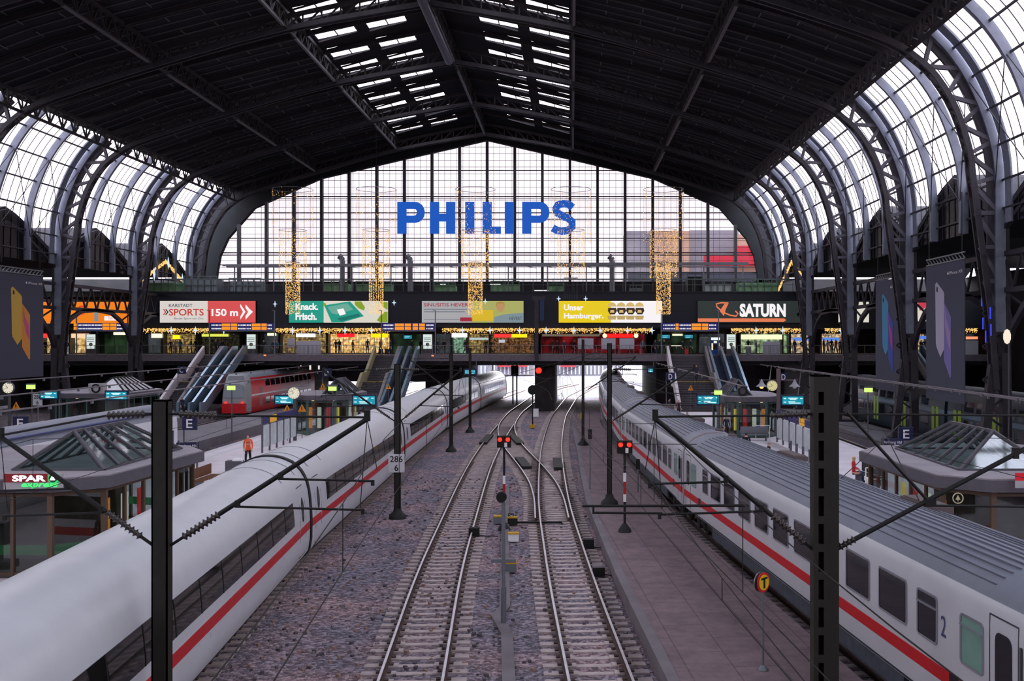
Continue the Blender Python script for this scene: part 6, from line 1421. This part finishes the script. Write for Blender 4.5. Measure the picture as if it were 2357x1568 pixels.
# ---------------------------------------------------------------- people: one skinned body per pose, clothes as colour zones
def body(pose):
    """returns a mesh, feet on z=0, facing -y, 1.75 m"""
    me=bpy.data.meshes.new('person_body'); ob=bpy.data.objects.new('tmp',me); COL.objects.link(ob); bm=bmesh.new(); sk=bm.verts.layers.skin.verify()
    def v(p,r,r2=None):
        q=bm.verts.new(p); q[sk].radius=(r,r2 or r); return q
    def e(a,b): bm.edges.new((a,b))
    sit=pose=='sit'; hp=.5 if sit else .93; dz=hp-.93
    root=v((0,0,hp),.135,.11); root[sk].use_root=True
    w_=v((0,-.01,hp+.17),.125,.1); ch=v((0,0,hp+.38),.155,.11); sh=v((0,.01,hp+.52),.12,.09); nk=v((0,.0,hp+.585),.058); hb=v((0,-.015,hp+.655),.078,.09); hd=v((0,-.02,hp+.735),.09,.108); tp=v((0,-.01,hp+.79),.065,.075)
    for a,b in ((root,w_),(w_,ch),(ch,sh),(sh,nk),(nk,hb),(hb,hd),(hd,tp)): e(a,b)
    nose=v((0,-.118,hp+.69),.012); e(hb,nose)
    st={'walk':(.24,-.2),'stand':(.0,.03),'lean':(.06,-.03)}.get(pose,(0,0))
    for s,f in ((-1,st[0]),(1,st[1])):
        hip=v((s*.09,0,hp-.03),.1,.1); e(root,hip)
        if sit: kn=v((s*.11,-.43,hp+.0),.07); an=v((s*.11,-.45,.1),.045); toe=v((s*.11,-.58,.04),.035)
        else: kn=v((s*.1,-f*.5-.03,.5),.068); an=v((s*.1,-f+.04 if f<0 else -f,.1 if f>=0 else .14),.045); toe=v((s*.11,-f-.12,.045 if f>=0 else .07),.036)
        e(hip,kn); e(kn,an); e(an,toe)
        so=v((s*.19,0,hp+.50),.062); e(sh,so); af={'walk':-f*.9,'stand':.03,'lean':.2,'sit':.12}[pose]; fz=0 if pose in('walk','stand') else .14
        el=v((s*.245,-af*.4+.02,hp+.23),.047); wr=v((s*.24-(s*.06 if fz else 0),-af-.05-(.1 if fz else 0),hp+.01+fz),.032); e(so,el); e(el,wr)
        pm=v((wr.co.x,wr.co.y-.02,wr.co.z-.055),.03,.018); e(wr,pm)
        for k in range(4):
            dx=(k-1.5)*.018; f1=v((pm.co.x+dx,pm.co.y-.008,pm.co.z-.045-(.006 if k in(1,2) else 0)),.0095); f2=v((pm.co.x+dx,pm.co.y-.022,pm.co.z-.08-(.008 if k==1 else 0)+(.012 if k==3 else 0)),.008); e(pm,f1); e(f1,f2)
        th=v((pm.co.x-s*.03,pm.co.y-.022,pm.co.z-.02),.01); e(pm,th)
    bm.to_mesh(me); bm.free(); m1=ob.modifiers.new('skin','SKIN'); m2=ob.modifiers.new('sub','SUBSURF'); m2.levels=1; m2.render_levels=1
    dg=bpy.context.evaluated_depsgraph_get(); out=bpy.data.meshes.new_from_object(ob.evaluated_get(dg)); bpy.data.objects.remove(ob)
    out.name='person_'+pose; out.materials.clear()
    for k in range(5): out.materials.append(None)
    for p in out.polygons:
        c=p.center; p.use_smooth=True; zr=c.z-dz
        if zr>1.565+(.0) and (c.y>-.06 or zr>1.70): k=0
        elif zr>1.50: k=1
        elif abs(c.x)>.15 and (c.z-hp)<(.05+(.14 if pose in('lean','sit') else 0)) and (c.z-hp)>-.22 and not (sit and c.y<-.3 and abs(c.x)<.17): k=1
        elif c.z<.09: k=4
        elif (c.z>hp-.06 and not (sit and c.y<-.14 and c.z<hp+.12)): k=2
        else: k=3
        p.material_index=k
    return out
POSE={k:body(k) for k in ('walk','stand','lean','sit')}
m_skin=M('skin',(204,156,134),.6); HAIR=[M('hair dark',(34,26,22),.7),M('hair brown',(84,58,40),.7),M('hair grey',(150,146,144),.7),M('hair blond',(186,150,98),.7)]
m_shoe=M('shoes',(24,22,24),.6); TR=[M('jeans',(44,60,92),.8),M('black trousers',(22,22,28),.8),M('grey trousers',(70,70,78),.8)]
def person(x,y,z,pose,rz,jc,tr,hair,label,h=1.0,carry=None):
    o=bpy.data.objects.new('person',POSE[pose]); COL.objects.link(o); o.location=(x,y,z); o.rotation_euler=(0,0,rz); o.scale=(h,h,h)
    for i,m in enumerate((HAIR[hair],m_skin,M('jacket %d %d %d'%jc,jc,.8),TR[tr],m_shoe)): o.material_slots[i].link='OBJECT'; o.material_slots[i].material=m
    tag(o,label,'person'); return o
DK=(24,26,36); DB=(34,40,62); GY=(84,84,92)
w0=person(-18.6,60,.76,'walk',.15,(236,92,44),1,1,'person in bright orange work jacket and black trousers walking on the left platform',1.03)
b=MB()
for z in (1.25,1.42):
    b.sweep([(.185*math.cos(a),.14*math.sin(a),z-.02) for a in [k*math.pi/8 for k in range(17)]],b.rect(.06,.02))
o=b.build('reflective_band',M('reflective band',(200,196,170),.4),w0,world=False)
person(14.35,53,.78,'sit',1.2,(196,34,44),0,3,'person in red jacket sitting on the dark bench on the right platform')
person(11.3,76,.76,'stand',.4,DB,1,1,'person in dark blue standing by the small right kiosk'); person(10.9,75.2,.36,'sit',.3,(206,50,64),2,1,'person in red coat bending beside the small right kiosk')
person(10.4,62,.76,'walk',2.9,DK,1,0,'person in wide black coat with red scarf on the right platform'); person(10.7,56.5,.76,'lean',1.6,DK,1,2,'grey-haired person in black raising an arm on the right platform')
person(-13.95,32.2,.76,'stand',.5,DK,1,3,'blond person in black jacket with red badge at the corner of the left kiosk')
s_=person(13.4,111.9,3.62,'walk',0,DB,1,1,'person in dark blue climbing down the wide right staircase')
person(8.9,80,.76,'stand',.2,DK,1,0,'person in black behind the far roof of the right train'); person(9.2,98,.76,'stand',1,DK,1,0,'dark figure at the foot of the right staircase, left one'); person(9.9,96,.76,'walk',0,(70,30,40),1,0,'figure with a dark red bag at the foot of the right staircase')
person(4.2+4.2,108,.76,'stand',0,DK,1,0,'dark silhouette of a person on the platform before the bright opening')
person(-40.2,112,3.7,'walk',3.1,DK,1,0,'dark person walking up the far left staircase'); person(-37.7,101,.76,'stand',1,DB,1,0,'person in dark blue standing at the foot of the far left escalator')
person(-43.5,96,.76,'stand',1.5,DK,0,1,'person in black waiting left of the far left staircase, nearer one'); person(-43.3,101,.76,'stand',.5,GY,0,1,'person in grey waiting left of the far left staircase, farther one')
# on the concourse: (px, depth behind edge, pose, heading, jacket, trousers, hair, label)
CON=[(104,4,'walk',1.4,DK,1,0,'dark person before the glowing shop at far left'),(119,3,'walk',-1.4,DK,1,1,'second dark person before the glowing shop at far left'),
(393,3,'stand',0,DK,1,0,'person in black left of the yellow hanging sign'),(404,4,'lean',1,(160,150,140),2,3,'person in beige beneath the yellow hanging sign'),(415,5,'stand',1,(40,110,160),0,1,'person in bright blue right of the yellow hanging sign'),
(440,4,'stand',2,DB,0,0,'person left of the row of yellow-green letters'),(450,5,'walk',1.5,DK,1,0,'dark person below the start of the yellow-green letters'),
(497,1,'walk',.1,DK,1,0,'person in black at the head of the far left staircase'),(512,4,'walk',1.2,DB,1,1,'person walking under the yellow-green letters, left one'),(524,4.5,'walk',-1.2,(110,60,60),1,0,'person in dark red under the yellow-green letters'),
(607,2,'lean',.3,DK,1,0,'person leaning on the railing right of the second poster pillar'),(630,1.2,'walk',.7,DB,0,1,'person in navy at the railing, left of a pair'),(637,1.5,'stand',0,(40,100,140),0,1,'person in teal trousers, right of the railing pair'),
(773,4,'walk',1,DK,1,0,'dark person with suitcase left of the bakery shelves'),(781,4.3,'stand',1,DK,0,0,'second dark person left of the bakery shelves'),(812,3.5,'walk',1.5,(90,40,30),1,0,'person in rust coat in front of the bakery shelves'),
(846,5,'stand',3,DK,1,0,'dark customer facing the bakery counter'),(876,1.0,'walk',-.4,(90,72,66),1,1,'person in brown coat above the left staircase'),(899,1.2,'walk',-1.2,DB,0,0,'person in navy pulling a dark suitcase above the left staircase'),
(948,3,'walk',1.3,DK,1,0,'dark person walking in the green passage'),(968,5,'stand',1,DK,1,0,'person standing close left of the third poster pillar'),(1007,2,'walk',1.5,DB,0,0,'person in navy right of the third poster pillar'),
(1022,4,'lean',.5,DK,1,0,'person with raised arm in the narrow passage'),(1070,3,'walk',1.4,DB,0,0,'person in dark blue before the pharmacy'),(1118,2.5,'stand',.2,DK,1,0,'dark person left of the book shop'),(1131,2.5,'walk',-1.2,DK,1,0,'dark person walking into the book shop'),
(1272,5,'stand',2,(70,66,60),1,1,'person before the red shop posters, leftmost of three'),(1283,5,'stand',3,(60,64,66),1,0,'person before the red shop posters, rightmost of three'),(1298,.9,'lean',0,DB,0,1,'person in navy jacket and light jeans leaning on the railing'),
(1322,1.2,'walk',1.5,DK,1,0,'dark person at the railing left of the blank boards'),(1479,4,'walk',.3,(120,140,170),1,1,'person in pale blue before a red suitcase'),
(1508,1.5,'walk',1,DB,0,0,'person in navy left of the green passage, leftmost of three'),(1518,1.8,'stand',.4,DK,1,1,'dark person left of the green passage, middle of three'),(1529,1.6,'walk',-.5,DK,1,0,'person in black left of the green passage, rightmost of three'),
(1571,1.2,'walk',1.3,DK,1,0,'person in black with red backpack at the head of the right staircase'),(1591,1.2,'walk',-1.1,DB,1,1,'person in navy striding at the head of the right staircase'),(1664,2.4,'stand',1.2,(50,44,44),1,1,'person waiting right of the blue cash machine'),
(1722,5.2,'stand',0,DK,1,0,'shop assistant silhouette before the yellow wall'),(1740,2,'stand',1,GY,0,3,'person at the round table below the cream light box'),(1829,1.5,'stand',.6,DK,0,1,'person in black and jeans before the orange kiosk'),
(1896,3,'stand',1,DK,1,0,'person between the right columns, leftmost of a row'),(1905,3,'walk',1,(130,130,150),0,1,'person in pale top between the right columns'),(1914,3.4,'stand',.3,DK,1,0,'person in black between the right columns'),(1924,3,'walk',-1,(130,60,40),1,0,'person in rust top between the right columns'),(1934,3.3,'stand',0,DK,1,0,'person between the right columns, rightmost of a row'),(2120,3,'lean',.5,DK,1,0,'person at the slim kiosk left of the larger banner'),(2128,3.5,'stand',0,DB,1,1,'second person at the slim kiosk left of the larger banner')]
for px,d,po,rz,jc,tr,ha,l in CON: person(XP(px,YB+d),YB+d,DZ,po,rz,jc,tr,ha,l,random.uniform(.95,1.04))
for px,d,c,l in ((890,1.1,DK,'dark round suitcase pulled by the person in navy'),(877,.9,DK,'dark suitcase in front of the person in brown coat'),(1580,1.1,(190,30,50),'red suitcase at the head of the right staircase'),(1475,3.2,(200,40,60),'red suitcase near the cream lamp box'),(1560,1.1,DK,'black suitcase beside the person with red backpack')):
    Y=YB+d; x=XP(px,Y); t=thing('suitcase',l,'suitcase',(x,Y,DZ)); m=M('case %d %d %d'%tuple(c),c,.5); MB().b2(x-.2,x+.2,Y-.13,Y+.13,DZ+.06,DZ+.68).build('shell',m,t); b=MB(); b.bar((x-.12,Y,DZ+.66),(x-.12,Y,DZ+1.0),.02); b.bar((x+.12,Y,DZ+.66),(x+.12,Y,DZ+1.0),.02); b.bar((x-.12,Y,DZ+1.0),(x+.12,Y,DZ+1.0),.03); b.build('handle',m_zinc,t)
    for s in (-1,1): MB().tube((x+s*.15,Y-.05,DZ+.035),(x+s*.15,Y+.05,DZ+.035),.035,8).build('wheel',m_black,t)
for px,py,l in ((431,803,'white oval table top by the far stairs railing'),(1557,804,'glowing oval lamp table at the head of the right staircase'),(1723,802,'round white table below the cream light box')):
    Y=YB+1.6; x=XP(px,Y); t=thing('standing_table',l,'table',(x,Y,DZ)); MB().tube((x,Y,DZ+.98),(x,Y,DZ+1.05),.6,20).build('table_top',E('bright table top',(250,244,220),1.1) if px!=431 else m_white,t); MB().tube((x,Y,DZ),(x,Y,DZ+.98),.3 if px>1600 else .06,12).build('pedestal',m_zinc,t)
for px,py,l in ((610,820,'left'),(996,821,'right')):
    Y=YB-.35; p=PX(px,py-2,Y); t=thing('warning_lamp','small orange lamp on the deck edge, %s one'%l,'lamp',p); MB().box(p,(.28,.1,.14),0).build('lens',E('orange lamp lens',(255,140,90),1.5),t); MB().box(p+V(0,.08,0),(.34,.1,.2)).build('lamp_case',m_black,t)
